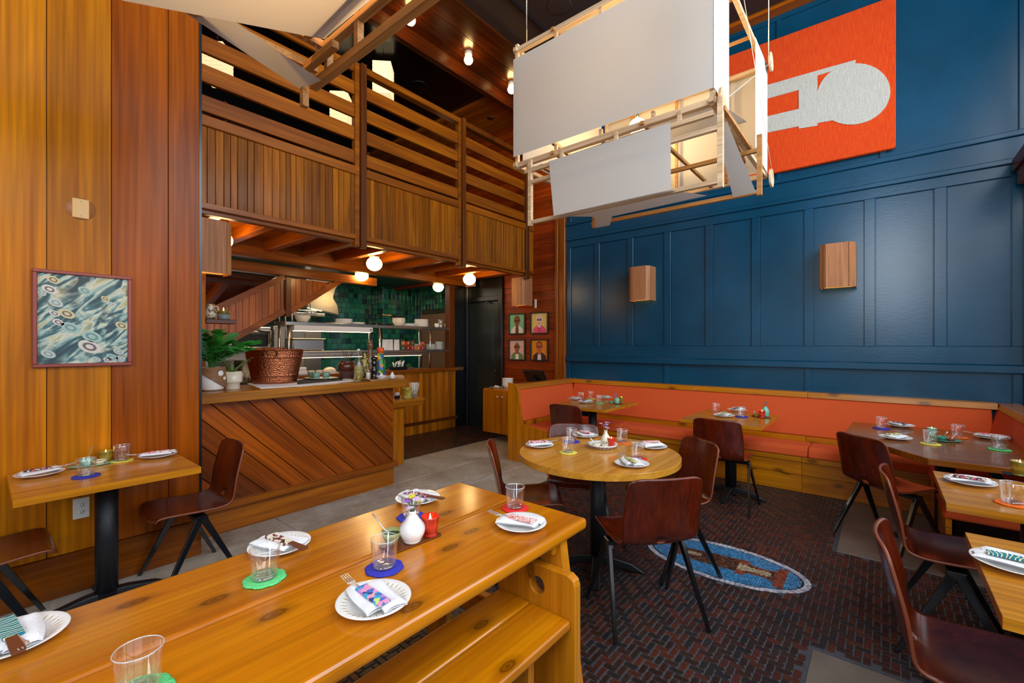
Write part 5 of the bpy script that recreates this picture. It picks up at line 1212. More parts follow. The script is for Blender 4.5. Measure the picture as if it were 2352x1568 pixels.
va = math.atan2(-bv.location.y, -bv.location.x)
letter('Oil', .026, M['black'], bv, (0, 0, .018), (0, 0, va + R(90) - R(8)), .0325)
candle(1404, 1025.5, zc, M['redglass'], 'red hobnail glass candle holder beside the oil bottle on the round table', .062, .028)
bowl(1371, 1025.5, zc, M['cream'], M['paste'], 'small cream bowl of sauce with a wooden spoon on the round table', .026, R(150), .026)
# corner and middle banquette tables
tl = [(0, 0), (.027, 0), (.032, .004), (.032, .05), (.026, .06), (.012, .066), (.012, .072), (.009, .072), (0, .06)]
z1 = tray(1417, 926, .075, .035, R(60), T1, M['darkwood'], 'small dark tray under a celadon bottle on the banquette corner table')
vase(1416.8, 926, z1, tl, M['celadon'], 'celadon green bottle vase with lilac flowers on the banquette corner table', 6, .03, 7, ('petal2', 'petal'))
bowl(1404, 927.5, z1, M['jade'], M['herb'], 'small jade bowl beside the celadon bottle on the banquette corner table', .028, None, .03); candle(1427.5, 923.5, z1, M['goldglass'], 'gold glass candle holder on the banquette corner table', .062, .026)
z2 = tray(1748, 957.5, .085, .035, R(60), T2, M['darkwood'], 'small dark tray with candle and bottle on the middle banquette table')
vase(1758, 955.5, z2, [(0, 0), (.025, 0), (.03, .005), (.031, .06), (.02, .08), (.012, .088), (.014, .096), (.01, .096), (0, .08)], plain('turquoise_glaze', S(110, 190, 176), .3, coat=.3), 'turquoise bottle vase with purple flowers on the middle banquette table', 5, .02, 9, ('petal', 'yel'))
candle(1750, 958.8, z2, M['redglass'], 'red glass candle holder on the middle banquette table', .066, .03); bowl(1737, 957, z2, M['goldglass'], M['herb'], 'small gold bowl with a spoon on the middle banquette table', .026, R(170), .026)
# brown table: green dish with two bowls and a candle
p = at(2172, 1012); gd = MB().lathe([(0, 0), (.075, 0), (.1, .008), (.098, .01), (.074, .004), (0, .004)], 32, sx=.7).build('serving_dish', M['jade']); gd.location = p; gd.rotation_euler = (0, 0, R(40)); tag(gd, 'flat green serving dish on the brown table with cut corners', 'dish')
bowl(2163, 1011, p.z + .0045, M['jade'], M['herb'], 'jade green bowl with a wooden spoon on the brown table', .034, R(200), .03); bowl(2184, 1013.5, p.z + .0045, plain('brown_glass', S(120, 70, 50), .2), M['paste'], 'brown glass bowl of paste with a spoon on the brown table', .032, R(-30), .026)
candle(2140, 1000, TZ, M['celadon'], 'pale glass candle holder with lit candle on the brown table', .06, .03)
# window table, fir wall table
z4 = tray(2341, 1092, .06, .035, R(90), T4, M['black'], 'small black tray under the gold candle holder'); candle(2343, 1091, z4, M['goldglass'], 'green-gold hobnail candle holder at the window table', .075, .038)
p = at(212, 1068); ld = MB().lathe([(0, 0), (.07, 0), (.09, .008), (.088, .010), (.068, .004), (0, .004)], 32, sy=.6).build('serving_dish', M['celadon']); ld.location = p; ld.scale = (1.2, 1, 1); tag(ld, 'long celadon serving dish on the table at the fir wall', 'dish')
bowl(199, 1069, p.z + .0045, M['celadon'], M['herb'], 'celadon jar with a wooden stick on the table at the fir wall', .03, R(60), .04); bowl(229, 1066, p.z + .0045, plain('ivory_glaze', S(214, 206, 170), .3), M['paste'], 'ivory lobed bowl on the table at the fir wall', .032, None, .026)
candle(243, 1061, TZ, M['goldglass'], 'gold hobnail candle holder with lit candle at the fir wall', .068, .034)
# ================================================================ THINGS ON THE BAR
CZ = 1.0905
def on(u, v, z=CZ): p = W(u, v, Z=z); return Vector((p.x, p.y, z))
M['clay'] = plain('brown_clay', S(140, 98, 62), .7, noise=.15, nscale=40); M['soil'] = plain('potting_soil', S(40, 28, 20), .9, bump=.8, nscale=120)
M['leaf'] = plain('palm_leaf', S(44, 124, 40), .35, noise=.3, nscale=14); M['leafpale'] = plain('variegated_leaf', S(120, 150, 80), .4, noise=.3, nscale=25)
# ribbed planter with a palm
p = on(487, 896); pp = thing('planter', 'brown and white ribbed ceramic planter at the left end of the bar', 'pot', p)
pr = [(0, 0), (.062, 0), (.075, .008)]
for k in range(15): z = .01 + .0095 * k; r = .078 + .012 * math.sin(math.pi * k / 13) ; pr += [(r, z), (r + .0022, z + .0045)]
pr += [(.085, .165), (.087, .182), (.080, .184), (.078, .16), (0, .155)]
MB().lathe(pr, 40).build('body', M['white'], pp)
mb = MB(); hs_ = 30                                                   # bare clay upper part sweeping down on one side
for k in range(hs_):
    for j in range(8):
        a0, a1 = [2 * math.pi * q / hs_ for q in (k, k + 1)]
        def rr(z): return .0865 + .009 * math.sin(math.pi * max(0, (z - .01)) / .13) if z < .145 else .0885
        def zl(a): return .02 + .15 * (.5 - .5 * math.cos(a - R(338)))
        z00, z01 = zl(a0) + (.184 - zl(a0)) * j / 8, zl(a0) + (.184 - zl(a0)) * (j + 1) / 8; z10, z11 = zl(a1) + (.184 - zl(a1)) * j / 8, zl(a1) + (.184 - zl(a1)) * (j + 1) / 8
        mb.add([(rr(z) * 1.07 * math.cos(a), rr(z) * 1.07 * math.sin(a), z) for a, z in ((a0, z00), (a1, z10), (a1, z11), (a0, z01))], [(0, 1, 2, 3)], True)
mb.build('clay_band', M['clay'], pp)
for a, z, r in ((R(288), .135, .022), (R(308), .095, .014)):
    mb = MB().lathe([(0, 0), (r, 0), (r, .004), (r * .6, .006), (0, .004)], 16); o = mb.build('medallion', M['white'], pp); o.location = (.098 * math.cos(a), .098 * math.sin(a), z); o.rotation_euler = (0, R(90), a)
    o.rotation_euler = Vector((math.cos(a), math.sin(a), 0)).to_track_quat('Z', 'Y').to_euler()
MB().lathe([(0, .165), (.078, .163), (0, .15)], 20).build('soil', M['soil'], pp)
pl = thing('parlour_palm', 'bushy green parlour palm growing in the ribbed planter', 'plant', p + Vector((0, 0, .17)))
rd = random.Random(11)
for f in range(20):
    a = 2 * math.pi * f / 20 + rd.uniform(-.2, .2); L = rd.uniform(.22, .36); out = rd.uniform(.10, .30); h = L * rd.uniform(.65, 1.0)
    if math.sin(a) > .3: out *= .7
    if math.cos(a) < 0: out *= 1 + .62 * math.cos(a)
    mb = MB(); pts = []
    for k in range(13):
        s = k / 12; pts.append(Vector((math.cos(a) * (.02 + out * s ** 1.6), math.sin(a) * (.02 + out * s ** 1.6), h * (1.25 * s - .35 * s ** 3))))
    mb.tube(pts, [.003 - .0022 * k / 12 for k in range(13)], 5)
    for k in range(3, 13):
        d = (pts[min(k + 1, 12)] - pts[k - 1]).normalized(); sd_ = d.cross(Vector((0, 0, 1))).normalized(); ln = .135 * math.sin(math.pi * (k - 1.5) / 12) ** .7 + .012
        for sg in (-1, 1):
            for jj in range(2):
                b0 = pts[k] - d * .009 * jj; dr_ = (sd_ * sg + d * .9 + Vector((0, 0, rd.uniform(-.25, .1)))).normalized(); tip = b0 + dr_ * ln * rd.uniform(.8, 1.1) + Vector((0, 0, -.02)); md = b0 + dr_ * ln * .5 + Vector((0, 0, .004)); w = d * .0034
                mb.add([b0, md - w, tip, md + w], [(0, 1, 2), (0, 2, 3)])
    mb.build('frond', M['leaf'], pl)
# footed cream pot with succulent
p = on(534, 893); cp = thing('footed_pot', 'small cream footed pot beside the copper tub', 'pot', p)
MB().lathe([(0, 0), (.05, 0), (.053, .004), (.053, .05), (.066, .056), (.068, .062), (.068, .142), (.062, .142), (.060, .12), (0, .12)], 36).build('body', M['cream'], cp)
su = thing('bromeliad', 'spiky striped plant in the cream footed pot', 'plant', p + Vector((0, 0, .12)))
for k in range(9):
    a = k * 2.4 + .4; L = rd.uniform(.11, .19); up = rd.uniform(.5, 1.2); mb = MB(); prev = []
    for j in range(7):
        s = j / 6; c_ = Vector((math.cos(a) * L * s, math.sin(a) * L * s, L * up * s * (1.25 - .5 * s))); w = .013 * (1 - s) ** .7 + .0006; n = Vector((-math.sin(a), math.cos(a), 0)) * w
        prev += [c_ - n + Vector((0, 0, .004)), c_, c_ + n + Vector((0, 0, .004))]
    mb.add(prev, [(3 * j + i, 3 * j + 3 + i, 3 * j + 4 + i, 3 * j + 1 + i) for j in range(6) for i in (0, 1)], True).build('leaf', M['leafpale'], su)
# small water glasses on the bar
for k, (u, v) in enumerate(((557, 880), (567, 879))):
    t = thing('tumbler', 'straight clear glass standing on the bar behind the cream pot', 'glass', on(u, v), 0, 'glasses behind the cream pot'); inst('body', gm, t, scale=(.75, .75, 1.1))
# cloths, copper tub
o = MB().prism([tuple(on(u, v)[:2]) for u, v in ((567, 881.5), (599, 892), (700, 885.8), (817, 874.2), (800, 868), (640, 872))], 'z', 0, .004).build('paper_runner', M['napkin']); o.location.z = CZ - .0003; tag(o, 'white cloth runner under the copper tub on the bar', 'cloth')
o = MB().prism([tuple(on(u, v)[:2]) for u, v in ((684, 883.5), (786, 874.5), (788, 870), (715, 868), (682, 876))], 'z', 0, .006).build('black_cloth', plain('black_cloth', S(24, 26, 30), .8)); o.location.z = CZ + .0042; tag(o, 'folded black cloth beside the copper tub', 'cloth')
p = on(631, 880); tb = thing('copper_tub', 'hammered copper beverage tub on the bar', 'tub', p + Vector((0, 0, .0045)), R(-35))
def hammered(a, i): return 1 + (.006 * math.sin(34 * a + (i % 2) * math.pi) if 4 < i < 46 and i not in (12, 13, 37, 38) else 0)
pf = [(0, 0), (.165, 0), (.172, .005), (.175, .012), (.177, .018)]
for k in range(42):
    z = .024 + .274 * k / 41; r = .178 + .052 * k / 41
    if k in (7, 8, 32, 33): r += .005
    pf.append((r, z))
pf += [(.236, .302), (.240, .308), (.236, .313), (.230, .308), (.225, .29), (.172, .02), (0, .015)]
MB().lathe(pf, 136, sx=1.06, sy=.78, wob=hammered).build('body', M['copper'], tb)
for sg in (-1, 1):
    y = sg * .185; MB().tube([(-.06, y - sg * -.0, .27), (-.055, y + sg * .012, .315), (0, y + sg * .016, .325), (.055, y + sg * .012, .315), (.06, y, .27)], .006, 8).build('handle', M['copper'], tb)
    for x in (-.058, .058): MB().cbox(x - .008, x + .008, y + sg * .003 - .004, y + sg * .003 + .004, .25, .30, .002).build('bracket', plain('dark_copper', S(70, 40, 30), .4, 1), tb)
# platter with three cups
p = on(738, 872.5) + Vector((0, 0, .0105)); o = MB().lathe([(0, 0), (.10, 0), (.165, .012), (.168, .016), (.16, .016), (.10, .005), (0, .005)], 40, sy=.62).build('platter', M['cream']); o.location = p; o.rotation_euler = (0, 0, R(-50)); tag(o, 'oval pale platter with three cups on the bar', 'platter')
M['cupg'] = pattern('green_scale_glaze', [S(96, 140, 124), S(120, 160, 140), S(80, 126, 112), S(130, 168, 150)], 130., rough=.3)
for k, (u, v) in enumerate(((717, 871.5), (727, 873), (749, 872))):
    t = thing('espresso_cup', 'small green scale-patterned cup on the pale platter', 'cup', Vector((*on(u, v)[:2], p.z + .0055)), 0, 'green cups on the platter')
    MB().lathe([(0, 0), (.026, 0), (.03, .004), (.038, .06), (.036, .061), (.028, .008), (0, .006)], 24).build('body', M['cupg'], t)
# brown jar with twigs
p = on(797, 869); jr = thing('stoneware_jar', 'glossy brown stoneware jar with a rough lower half on the bar', 'jar', p)
MB().lathe([(0, 0), (.068, 0), (.072, .004), (.074, .085)], 32).build('rough_base', plain('rough_clay', S(84, 50, 42), .8, bump=.8, nscale=90), jr)
MB().lathe([(.074, .085), (.086, .10), (.092, .125), (.088, .15), (.072, .168), (.066, .175), (.07, .183), (.06, .183), (.06, .1), (0, .1)], 32).build('glazed_body', plain('brown_glaze', S(86, 40, 28), .2, coat=.6), jr)
tw = thing('dry_twigs', 'bunch of dry grey twigs in the brown jar', 'twigs', p + Vector((0, 0, .11)))
for k in range(7):
    a = k * .95; q = rd.uniform(.03, .09); h = rd.uniform(.14, .23); MB().tube([(0.01 * math.cos(a), .01 * math.sin(a), 0), (q * .5 * math.cos(a), q * .5 * math.sin(a), h * .6), (q * math.cos(a + .3), q * math.sin(a + .3), h)], [.003, .0025, .001], 5).tube([(q * .5 * math.cos(a), q * .5 * math.sin(a), h * .6), (q * .9 * math.cos(a - .7), q * .9 * math.sin(a - .7), h * .85)], [.002, .0008], 5).build('twig', plain('twig_bark', S(96, 84, 78), .8), tw)
# bottles
p = on(823.5, 874.5); t = thing('swing_top_bottle', 'clear square swing-top bottle of pale oil on the bar', 'bottle', p, R(30))
MB().lathe([(0, 0), (.044, 0), (.047, .004), (.047, .17), (.042, .19), (.018, .235), (.014, .25), (.014, .285), (.017, .287), (.017, .297), (.012, .298), (.010, .24), (.04, .185), (.043, .01), (0, .008)], 24).build('glass_body', M['glass'], t)
MB().lathe([(0, .01), (.0415, .01), (.042, .15), (0, .15)], 20).build('oil', plain('pale_oil', S(196, 184, 110), .1, trans=.5), t); MB().lathe([(0, .298), (.014, .298), (.015, .31), (.008, .318), (0, .318)], 16).build('stopper', M['white'], t)
MB().tube([(.02, 0, .24), (.021, 0, .29), (.0, 0, .322), (-.021, 0, .29), (-.02, 0, .24)], .0018, 5).build('wire_bail', M['steel'], t)
p = on(838, 871); t = thing('scroll_bottle', 'tall mustard bottle with black scroll pattern on the bar', 'bottle', p)
MB().lathe([(0, 0), (.042, 0), (.046, .005), (.046, .17), (.04, .19), (.03, .215), (.027, .28), (.03, .285), (.024, .285), (0, .27)], 24).build('body', pattern('scroll_glaze', [S(190, 168, 84), S(196, 174, 90), S(44, 40, 32), S(186, 164, 80)], 34., 'rings', .4), t)
p = on(857.5, 866); t = thing('animal_jug', 'brown ceramic animal-shaped jug with ears on the bar', 'figurine', p + Vector((0, .06, 0)), R(-140)); t.scale = (.68, .68, 1.06); bm_ = plain('brown_figurine', S(116, 84, 58), .3, coat=.4)
MB().lathe([(0, 0), (.075, 0), (.082, .01), (.088, .08), (.086, .16), (.07, .21), (.045, .25), (.036, .275), (.04, .30), (.048, .325), (.046, .345), (.03, .362), (0, .366)], 28).build('body', bm_, t)
for s_ in (-1, 1):
    o = MB().lathe([(0, 0), (.014, .0), (.011, .03), (0, .048)], 10).build('ear', bm_, t); o.location = (.0, s_ * .028, .35)
    MB().ball((.04, s_ * .018, .33), .007, 8).build('eye', M['black'], t)
    MB().tube([(.03, s_ * .07, .2), (.06, s_ * .075, .14), (.07, s_ * .05, .08)], [.018, .02, .01], 8).build('wing', bm_, t)
o = MB().lathe([(0, 0), (.014, 0), (.008, .02), (0, .028)], 10).build('snout', bm_, t); o.location = (.042, 0, .315); o.rotation_euler = (0, R(90), 0)
# board with mill, shaker, juicers, painted vase
o = MB().prism([tuple(on(u, v)[:2]) for u, v in ((842, 873), (852, 876.5), (929, 868.5), (925, 863.5), (868, 866))], 'z', 0, .016).build('serving_board', wood('pale_board', S(170, 126, 84), S(206, 164, 118), 'x', .5), bevel=.003); o.location.z = CZ; tag(o, 'pale wooden serving board near the end of the bar', 'board')
BZ = CZ + .0165
p = W(859, 869, Z=BZ); t = thing('pepper_mill', 'turned black pepper mill on the serving board', 'mill', Vector((p.x, p.y, BZ)))
MB().lathe([(0, 0), (.033, 0), (.034, .012), (.026, .022), (.024, .05), (.03, .075), (.031, .09), (.022, .105), (.02, .13), (.028, .145), (.029, .16), (.02, .172), (.022, .178), (.03, .19), (.031, .205), (.022, .219), (.008, .222), (.01, .23), (0, .235)], 24).build('body', plain('black_lacquer', S(16, 16, 18), .15, coat=.6), t)
p = W(845.5, 870.5, Z=BZ); t = thing('salt_shaker', 'pale glass salt shaker with metal cap next to the pepper mill', 'shaker', Vector((p.x, p.y, BZ)))
MB().lathe([(0, 0), (.02, 0), (.021, .06), (.017, .07), (0, .07)], 16).build('body', M['cream'], t); MB().lathe([(0, .07), (.018, .07), (.018, .088), (.01, .096), (0, .096)], 16).build('cap', M['steel'], t)
p = W(881, 867.5, Z=BZ - .016); t = thing('painted_vase', 'tall vase painted with bright flowers and an orange rim behind the juicers', 'vase', Vector((p.x + .03, p.y + .1, BZ - .016))); t.scale = (1, 1, 1.24)
fl = pattern('flower_painting', [S(34, 120, 40), S(60, 160, 60), S(220, 130, 30), S(224, 150, 190), S(50, 90, 190), S(24, 96, 34), S(230, 200, 60)], 34., rough=.3)
MB().lathe([(0, 0), (.05, 0), (.056, .01), (.058, .06), (.05, .12), (.036, .18), (.028, .215)], 28).build('body', fl, t); MB().lathe([(.028, .215), (.034, .222), (.04, .262), (.036, .262), (.026, .22), (0, .21)], 24).build('orange_rim', plain('orange_glaze', S(232, 84, 20), .35), t)
for (u, v, kind) in ((876, 870, 0), (901, 869, 1)):
    p = W(u, v, Z=BZ); t = thing('citrus_juicer', ['white boat-shaped citrus juicer on the serving board', 'white covered citrus juicer jar on the serving board'][kind], 'juicer', Vector((p.x, p.y, BZ)), R(-50))
    if kind: MB().lathe([(0, 0), (.016, 0), (.02, .004), (.028, .024), (.03, .03), (.022, .034), (.016, .048), (.007, .062), (0, .07)], 20).build('body', M['white'], t)
    else: MB().lathe([(0, 0), (.022, 0), (.028, .004), (.047, .03), (.05, .033), (.044, .033), (.024, .012), (0, .01)], 24, sx=1.2, sy=.8).build('dish', M['white'], t); MB().lathe([(.02, .01), (.018, .035), (.014, .05), (0, .052)], 16).build('cone', M['white'], t)
# shelf at the pier with candle and small planter
sh = tag(MB().cbox(1.265, 1.50, 4.47, 4.62, 1.625, 1.662, .004).build('wall_shelf', M['darkwood']), 'small dark wooden wall shelf above the palm', 'shelf')
sh.location = (0, 0, .01)
p = Vector((1.415, 4.53, 1.673)); t = thing('candle_holder', 'grey green candle pot with lit candle on the small wall shelf', 'candle', p)
MB().lathe([(0, 0), (.045, 0), (.048, .004), (.048, .05)], 24).build('grey_base', plain('grey_glaze', S(120, 132, 134), .4), t); MB().lathe([(.048, .05), (.05, .078), (.046, .078), (.044, .06), (0, .06)], 24).build('patterned_rim', M['goldglass'], t); MB().lathe([(0, .062), (.004, .07), (.005, .082), (0, .11)], 8).build('flame', M['flame'], t)
t = thing('vase', 'patterned jug on the small wall shelf next to the candle', 'vase', Vector((1.315, 4.53, 1.673))); MB().lathe([(0, 0), (.03, 0), (.042, .02), (.044, .05), (.034, .09), (.03, .12), (.034, .13), (.028, .13), (0, .12)], 20).build('body', pattern('jug_print', [S(210, 204, 190), S(90, 84, 60), S(200, 190, 170), S(170, 130, 70)], 50., rough=.3), t); MB().tube([(.035, 0, .06), (.06, 0, .08), (.055, 0, .115), (.03, 0, .115)], .005, 6).build('handle', M['cream'], t)
# on the low work shelf
p = W(935, 914, Z=.7855); t = thing('straw_tin', 'embossed yellow tin mug on the low work shelf', 'mug', p); MB().lathe([(0, 0), (.062, 0), (.064, .006), (.06, .02), (.06, .12), (.063, .128), (.058, .128), (.056, .01), (0, .01)], 28).build('body', pattern('yellow_emboss', [S(170, 146, 50), S(190, 166, 66), S(150, 128, 40), S(196, 174, 80)], 60., rough=.35), t)
p = W(951, 913, Z=.7855); t = thing('straw_jar', 'clear jar packed with paper straws on the low work shelf', 'jar', p); MB().lathe([(0, 0), (.045, 0), (.047, .1), (.044, .1), (.042, .008), (0, .006)], 24).build('glass_jar', M['glass'], t)
for k in range(16):
    a = k * 2.4; q = .012 + .02 * (k % 3) / 2; MB().tube([(q * math.cos(a), q * math.sin(a), .01), (q * 1.9 * math.cos(a), q * 1.9 * math.sin(a), .19)], .0045, 6).build('straw', M['white'], t)
p = W(912, 915, Z=.7855); t = thing('sugar_caddy', 'small white packet caddy on the low work shelf beside the tin mug', 'caddy', p); MB().cbox(-.03, .03, -.02, .02, 0, .04, .004).build('box', M['black'], t)
for k in range(4): MB().box(-.024 + k * .014, -.018 + k * .014, -.016, .016, .01, .075).build('packet', M['napkin'], t)
# ---------------- on the low cabinet
p = W(1162, 891, Z=.7855)
for k in range(5):
    t = inst('bowl', bpy.data.meshes.get('nest_bowl') or MB().lathe([(0, 0), (.05, 0), (.055, .004), (.088, .045), (.09, .05), (.086, .05), (.05, .008), (0, .008)], 32).mesh('nest_bowl'), None, (5.22, 4.42, .786 + .024 * k), 0, M['white']); tag(t, 'white bowl in the nested stack on the low cabinet', 'bowl', 'stacked white bowls on the cabinet')
t = thing('patterned_plate', 'black and white patterned plate with napkins on the low cabinet', 'plate', Vector((5.10, 4.54, .786)))
MB().lathe([(0, 0), (.08, 0), (.11, .012), (.108, .014), (.08, .005), (0, .005)], 32).build('dish', pattern('black_white_print', [S(230, 230, 226), S(24, 24, 26), S(220, 220, 216), S(40, 40, 44)], 70., rough=.3), t); inst('napkin', nms[1], t, (0, 0, .012), .6, scale=(.8, .7, 1.6))
t = thing('touch_terminal', 'black touchscreen till tilted back on the low cabinet', 'terminal', Vector((5.38, 4.02, .786)), R(90))
MB().cbox(-.15, .15, -.09, .09, 0, .02, .006).build('foot', M['black'], t)
o = MB().cbox(-.19, .19, -.014, .014, -.135, .135, .006).build('housing', M['black'], t); o.location = (0, .02, .17); o.rotation_euler = (R(35), 0, 0)
o2 = MB().box(-.17, .17, -.0165, -.014, -.115, .115).build('screen', plain('dark_screen', S(34, 28, 26), .08), o)
MB().cbox(-.03, .03, -.02, .03, .02, .15, .004).build('stand', M['black'], t)
o_ = bpy.data.objects[t.name]; o_.rotation_euler = (0, 0, R(-90))
# ================================================================ KITCHEN SHELVES (rack shelf tops at z = 1.75 and 1.36)
def onY(u, y, z): q = W(u, 700, Y=y); return Vector((q.x, y, z))
sp_ = MB().lathe([(0, 0), (.07, 0), (.12, .014), (.122, .018), (.07, .006), (0, .006)], 28).mesh('stack_plate'); sp_.materials.append(M['white'])
sb_ = MB().lathe([(0, 0), (.045, 0), (.06, .02), (.085, .06), (.082, .062), (.04, .01), (0, .01)], 24).mesh('stack_bowl'); sb_.materials.append(M['cream'])
def stack(u, n, me, dz, z, y, label, grp, cat, sc=1.):
    for k in range(n): o = inst('stack_' + cat, me, None, onY(u, y, z + dz * k), 0, scale=(sc, sc, sc)); tag(o, label, cat, grp)
stack(695, 2, sb_, .02, 1.7505, 6.08, 'cream bowl on the upper pass shelf above the heat lamp end', 'bowls above the heat lamp', 'bowl', 1.2)
stack(790, 5, sp_, .014, 1.7505, 6.08, 'white plate in the stack on the upper pass shelf above the heat lamp', 'plate stack above the heat lamp', 'plate')
stack(820, 2, sp_, .014, 1.7505, 6.1, 'plate in the low pile between the plate stacks on the upper pass shelf', 'low plate pile on upper shelf', 'plate')
stack(916, 4, sb_, .018, 1.7505, 6.06, 'cream bowl in the nested stack on the upper pass shelf', 'nested bowls on upper shelf', 'bowl', 1.25)
stack(938, 3, sp_, .014, 1.7505, 6.1, 'white plate in the short stack right of the nested bowls', 'short plate stack on upper shelf', 'plate', 1.1)
stack(968, 9, sp_, .014, 1.7505, 6.1, 'white plate in the tall stack on the upper pass shelf', 'tall plate stack on upper shelf', 'plate')
stack(990, 7, sp_, .014, 1.3605, 6.06, 'white plate in the stack beside the right rack post on the lower shelf', 'plate stack beside the rack post', 'plate', .72)
stack(1012, 10, sp_, .014, 1.3605, 6.1, 'white plate in the stack nearest the orange post on the lower shelf', 'plate stack nearest the orange post', 'plate', .8)
stack(964, 7, sp_, .014, 1.3605, 6.22, 'cream plate in the stack behind the jars on the lower shelf', 'plate stack behind the jars', 'plate', .8)
cupm = MB().lathe([(0, 0), (.03, 0), (.036, .01), (.04, .07), (.037, .071), (.03, .012), (0, .01)], 20).tube([(.038, 0, .055), (.06, 0, .05), (.058, 0, .025), (.036, 0, .02)], .005, 6).mesh('mug'); cupm.materials.append(M['white'])
M['spk'] = pattern('speckled_mug', [S(214, 210, 200), S(60, 66, 80), S(224, 220, 212), S(226, 222, 214)], 60., rough=.3)
cup2 = cupm.copy(); cup2.materials.clear(); cup2.materials.append(M['spk'])
for u, me, z, lb in ((1003, cupm, 1.7505, 'white cup lying near the speckled mugs on the upper pass shelf'), (1012, cup2, 1.7505, 'lower speckled mug beside the white cup on the upper shelf'), (1012, cup2, 1.822, 'speckled mug stacked on top of another on the upper shelf'), (1026, cup2, 1.7505, 'speckled mug next to the orange post on the upper shelf')):
    o = inst('coffee_mug', me, None, onY(u, 6.06, z), R(200)); tag(o, lb, 'mug', 'mugs on the upper shelf')
pan = thing('frying_pan', 'dark frying pan lying on the upper pass shelf', 'pan', onY(880, 6.12, 1.7505)); MB().lathe([(0, 0), (.12, 0), (.15, .035), (.147, .035), (.118, .004), (0, .004)], 28).build('dish', M['black'], pan); MB().tube([(-.14, 0, .03), (-.3, -.05, .045)], .011, 8).build('handle', M['black'], pan)
pan = thing('frying_pan', 'dark frying pan with brass handle resting on the nested bowls', 'pan', onY(912, 6.1, 1.89)); MB().lathe([(0, 0), (.10, 0), (.13, .03), (.127, .03), (.098, .004), (0, .004)], 28).build('dish', M['black'], pan); MB().tube([(-.12, 0, .025), (-.28, -.0, .03)], .012, 8).build('handle', plain('brass', S(170, 130, 60), .3, 1), pan)
o = MB().cbox(-.16, .16, -.1, .1, 0, .015, .004).build('black_tray', M['black']); o.location = onY(742, 6.1, 1.7505); tag(o, 'flat black tray on the upper pass shelf above the heat lamp', 'tray')
# lower shelf: steel pan, cards, jars
t = thing('steel_pan', 'deep steel food pan on the lower pass shelf', 'pan', onY(700, 6.08, 1.3605)); MB().cbox(-.22, .22, -.13, .13, 0, .165, .02).build('pan', M['steel'], t); MB().cbox(-.23, .23, -.14, .14, .165, .172, .003).build('rim', M['steel'], t)
for k, u in enumerate((884, 896, 911)):
    o = MB().prism([(-.028, 0), (.028, 0), (.022, .17), (-.018, .17)], 'y', -.035, .035).build('menu_holder', M['napkin']); o.location = onY(u, 6.05, 1.3605); o.rotation_euler = (0, 0, R(12)); tag(o, 'white folded card standing on the lower pass shelf', 'card', 'white cards on the lower shelf')
jc = [S(170, 30, 20), S(60, 84, 30), S(190, 110, 40), S(150, 24, 24), S(200, 70, 20)]
jn = ['red', 'green', 'amber', 'crimson', 'orange']
q = 0
for u, n in ((926, 2), (937, 2), (947, 2), (960, 1), (970, 2)):
    for k in range(n):
        q += 1; t = thing('preserve_jar', f'small {jn[q % 5]} preserve jar with {jn[(q + 2) % 5]} lid {("standing" if k == 0 else "stacked on another jar")} on the lower pass shelf', 'jar', onY(u, 6.02, 1.3605 + .078 * k), 0, 'preserve jars on the lower shelf')
        MB().lathe([(0, 0), (.034, 0), (.038, .01), (.038, .05), (.032, .06), (0, .06)], 18).build('body', plain('preserve', jc[q % 5], .15, coat=.6), t); MB().lathe([(0, .06), (.034, .06), (.034, .075), (0, .077)], 18).build('lid', plain('jar_lid', jc[(q + 2) % 5], .35), t)
# on the half wall cap and pass counter
for u, lb in ((915, 'dark crate of bundled cutlery on the pass counter'),):
    t = thing('cutlery_crate', lb, 'crate', onY(u, 5.86, 1.0505)); MB().cbox(-.13, .13, -.06, .06, 0, .05, .004).build('crate', M['black'], t)
    for k in range(16): MB().tube([(-.1 + .013 * k, rd.uniform(-.04, .04), .02), (-.1 + .013 * k + rd.uniform(-.03, .03), rd.uniform(-.04, .04), .13 + rd.uniform(-.02, .03))], .008, 6).build('cutlery_bundle', M['napkin'] if k % 3 else M['spk'], t)
hb = thing('herb_tub', 'tub of green herbs on the half wall cap', 'herbs', onY(938, 5.88, 1.0505)); MB().cbox(-.07, .07, -.05, .05, 0, .03, .004).build('tub', M['steel'], hb); mb = MB()
for k in range(60):
    a = rd.uniform(0, 6.28); b = rd.uniform(0, .065); x, y, z = b * math.cos(a), b * .7 * math.sin(a), .03 + rd.uniform(0, .06); mb.add([(x, y, z), (x + .015, y + .006, z + .008), (x + .024, y, z + .004), (x + .012, y - .008, z + .01)], [(0, 1, 2, 3)])
o = mb.build('leaves', M['leaf'], hb); o['kind'] = 'stuff'
t = thing('butter_dish', 'white lidded dish on the pass counter behind the copper tub', 'dish', onY(691, 5.9, 1.0505)); MB().cbox(-.07, .07, -.05, .05, 0, .06, .01).build('base', M['white'], t); MB().cbox(-.062, .062, -.044, .044, .06, .10, .012).build('lid', M['white'], t)
t = thing('domed_dish', 'cream domed dish on the pass counter behind the cups', 'dish', onY(757, 5.9, 1.0505)); MB().lathe([(0, 0), (.12, 0), (.125, .01), (0, .012)], 24).build('plate', M['cream'], t); MB().lathe([(.09, .012), (.085, .05), (.05, .08), (0, .09)], 24).build('dome', M['cream'], t)
for u in (716, 733): 
    t = thing('ramekin', 'small pale ramekin on the pass counter', 'bowl', onY(u, 5.88, 1.0505), 0, 'ramekins on the pass counter'); MB().lathe([(0, 0), (.035, 0), (.04, .05), (.036, .05), (.03, .008), (0, .008)], 18).build('body', M['cream'], t)
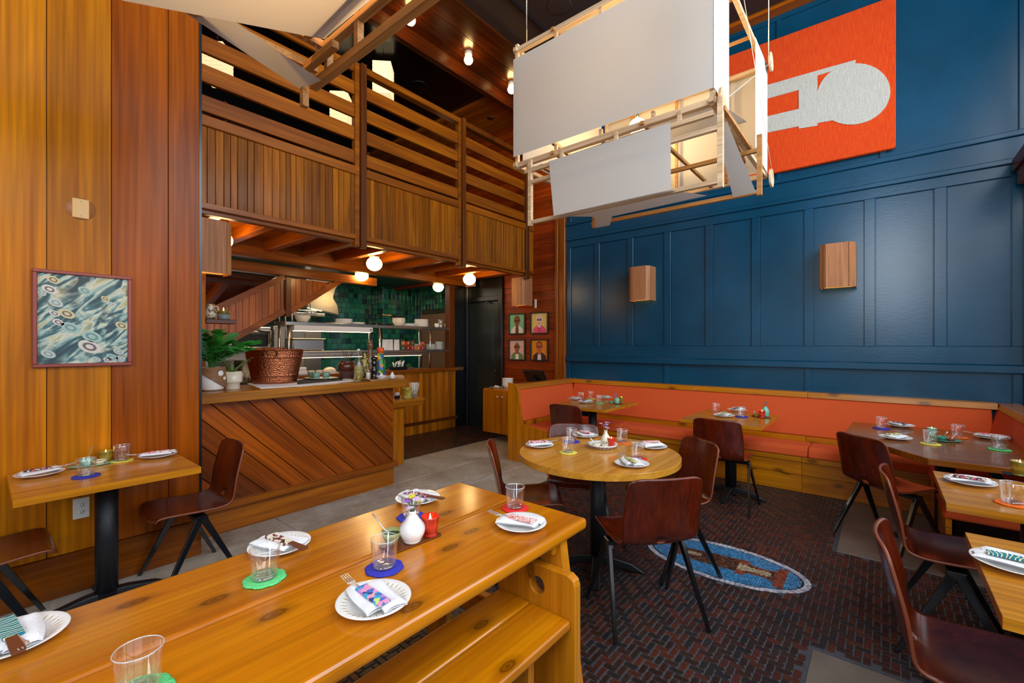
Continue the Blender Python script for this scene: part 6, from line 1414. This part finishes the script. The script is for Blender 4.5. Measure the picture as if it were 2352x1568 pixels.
# ================================================================ UPSTAIRS
def mez_chair(x, y, rz):
    t = thing('mezzanine_chair', 'dark dining chair seen through the mezzanine guard boards', 'chair', (x, y, 2.9), rz, 'chairs upstairs')
    MB().cbox(-.2, .2, -.2, .2, .43, .46, .01).build('seat', M['black'], t); MB().cbox(-.21, -.18, -.19, .19, .55, .85, .01).build('backrest', M['darkwood'], t)
    for a in (-.17, .17):
        for b in (-.17, .17): MB().tube([(a, b, .0), (a, b, .44 if a > 0 else .84)], .013, 8).build('leg', M['legmetal'], t)
for x, y, r in ((1.7, 4.95, 0), (2.5, 5.0, R(180)), (3.2, 4.9, 0), (4.0, 4.95, R(180)), (4.62, 4.82, R(20))): mez_chair(x, y, r)
for x, lb in ((2.1, 'dark table upstairs next to the fir board wall'), (3.6, 'dark table upstairs behind the middle guard boards')):
    t = thing('mezzanine_table', lb, 'table', (x, 4.98, 2.9)); MB().cbox(-.2, .2, -.3, .3, .72, .75, .004).build('top', M['darkwood'], t); MB().tube([(0, 0, .02), (0, 0, .72)], .04, 12).build('column', M['iron'], t); MB().cbox(-.2, .2, -.2, .2, 0, .02, .004).build('foot', M['iron'], t)
t = thing('wicker_lamp', 'small lit wicker table lamp upstairs behind the guard boards', 'lamp', (4.75, 5.35, 3.42)); MB().lathe([(.1, .2), (.12, .34)], 24, caps=False).build('shade', M['paper'], t); MB().tube([(0, 0, .0), (0, 0, .24)], .02, 8).build('base', M['cream'], t)
t = thing('side_table', 'low dark side table under the wicker lamp upstairs', 'table', (4.75, 5.35, 2.9)); MB().cbox(-.2, .2, -.2, .2, .49, .52, .004).build('top', M['darkwood'], t)
for a in (-.17, .17):
    for b in (-.17, .17): MB().cbox(a - .02, a + .02, b - .02, b + .02, 0, .49, .003).build('leg', M['darkwood'], t)
t = thing('woven_basket', 'pale woven basket upstairs beside the end of the guard boards', 'basket', (5.1, 4.8, 2.9)); MB().lathe([(0, 0), (.14, 0), (.17, .1), (.16, .3), (.14, .45), (.13, .45), (.15, .3), (0, .02)], 28, wob=lambda a, i: 1 + .02 * math.cos(20 * a)).build('body', M['cream'], t)
o = tag(MB().cbox(2.3, 3.1, 7.93, 7.99, 3.9, 4.3, .004).build('red_banner', plain('red_panel', S(170, 30, 16), .5)), 'red panel on the dark wall upstairs', 'panel')
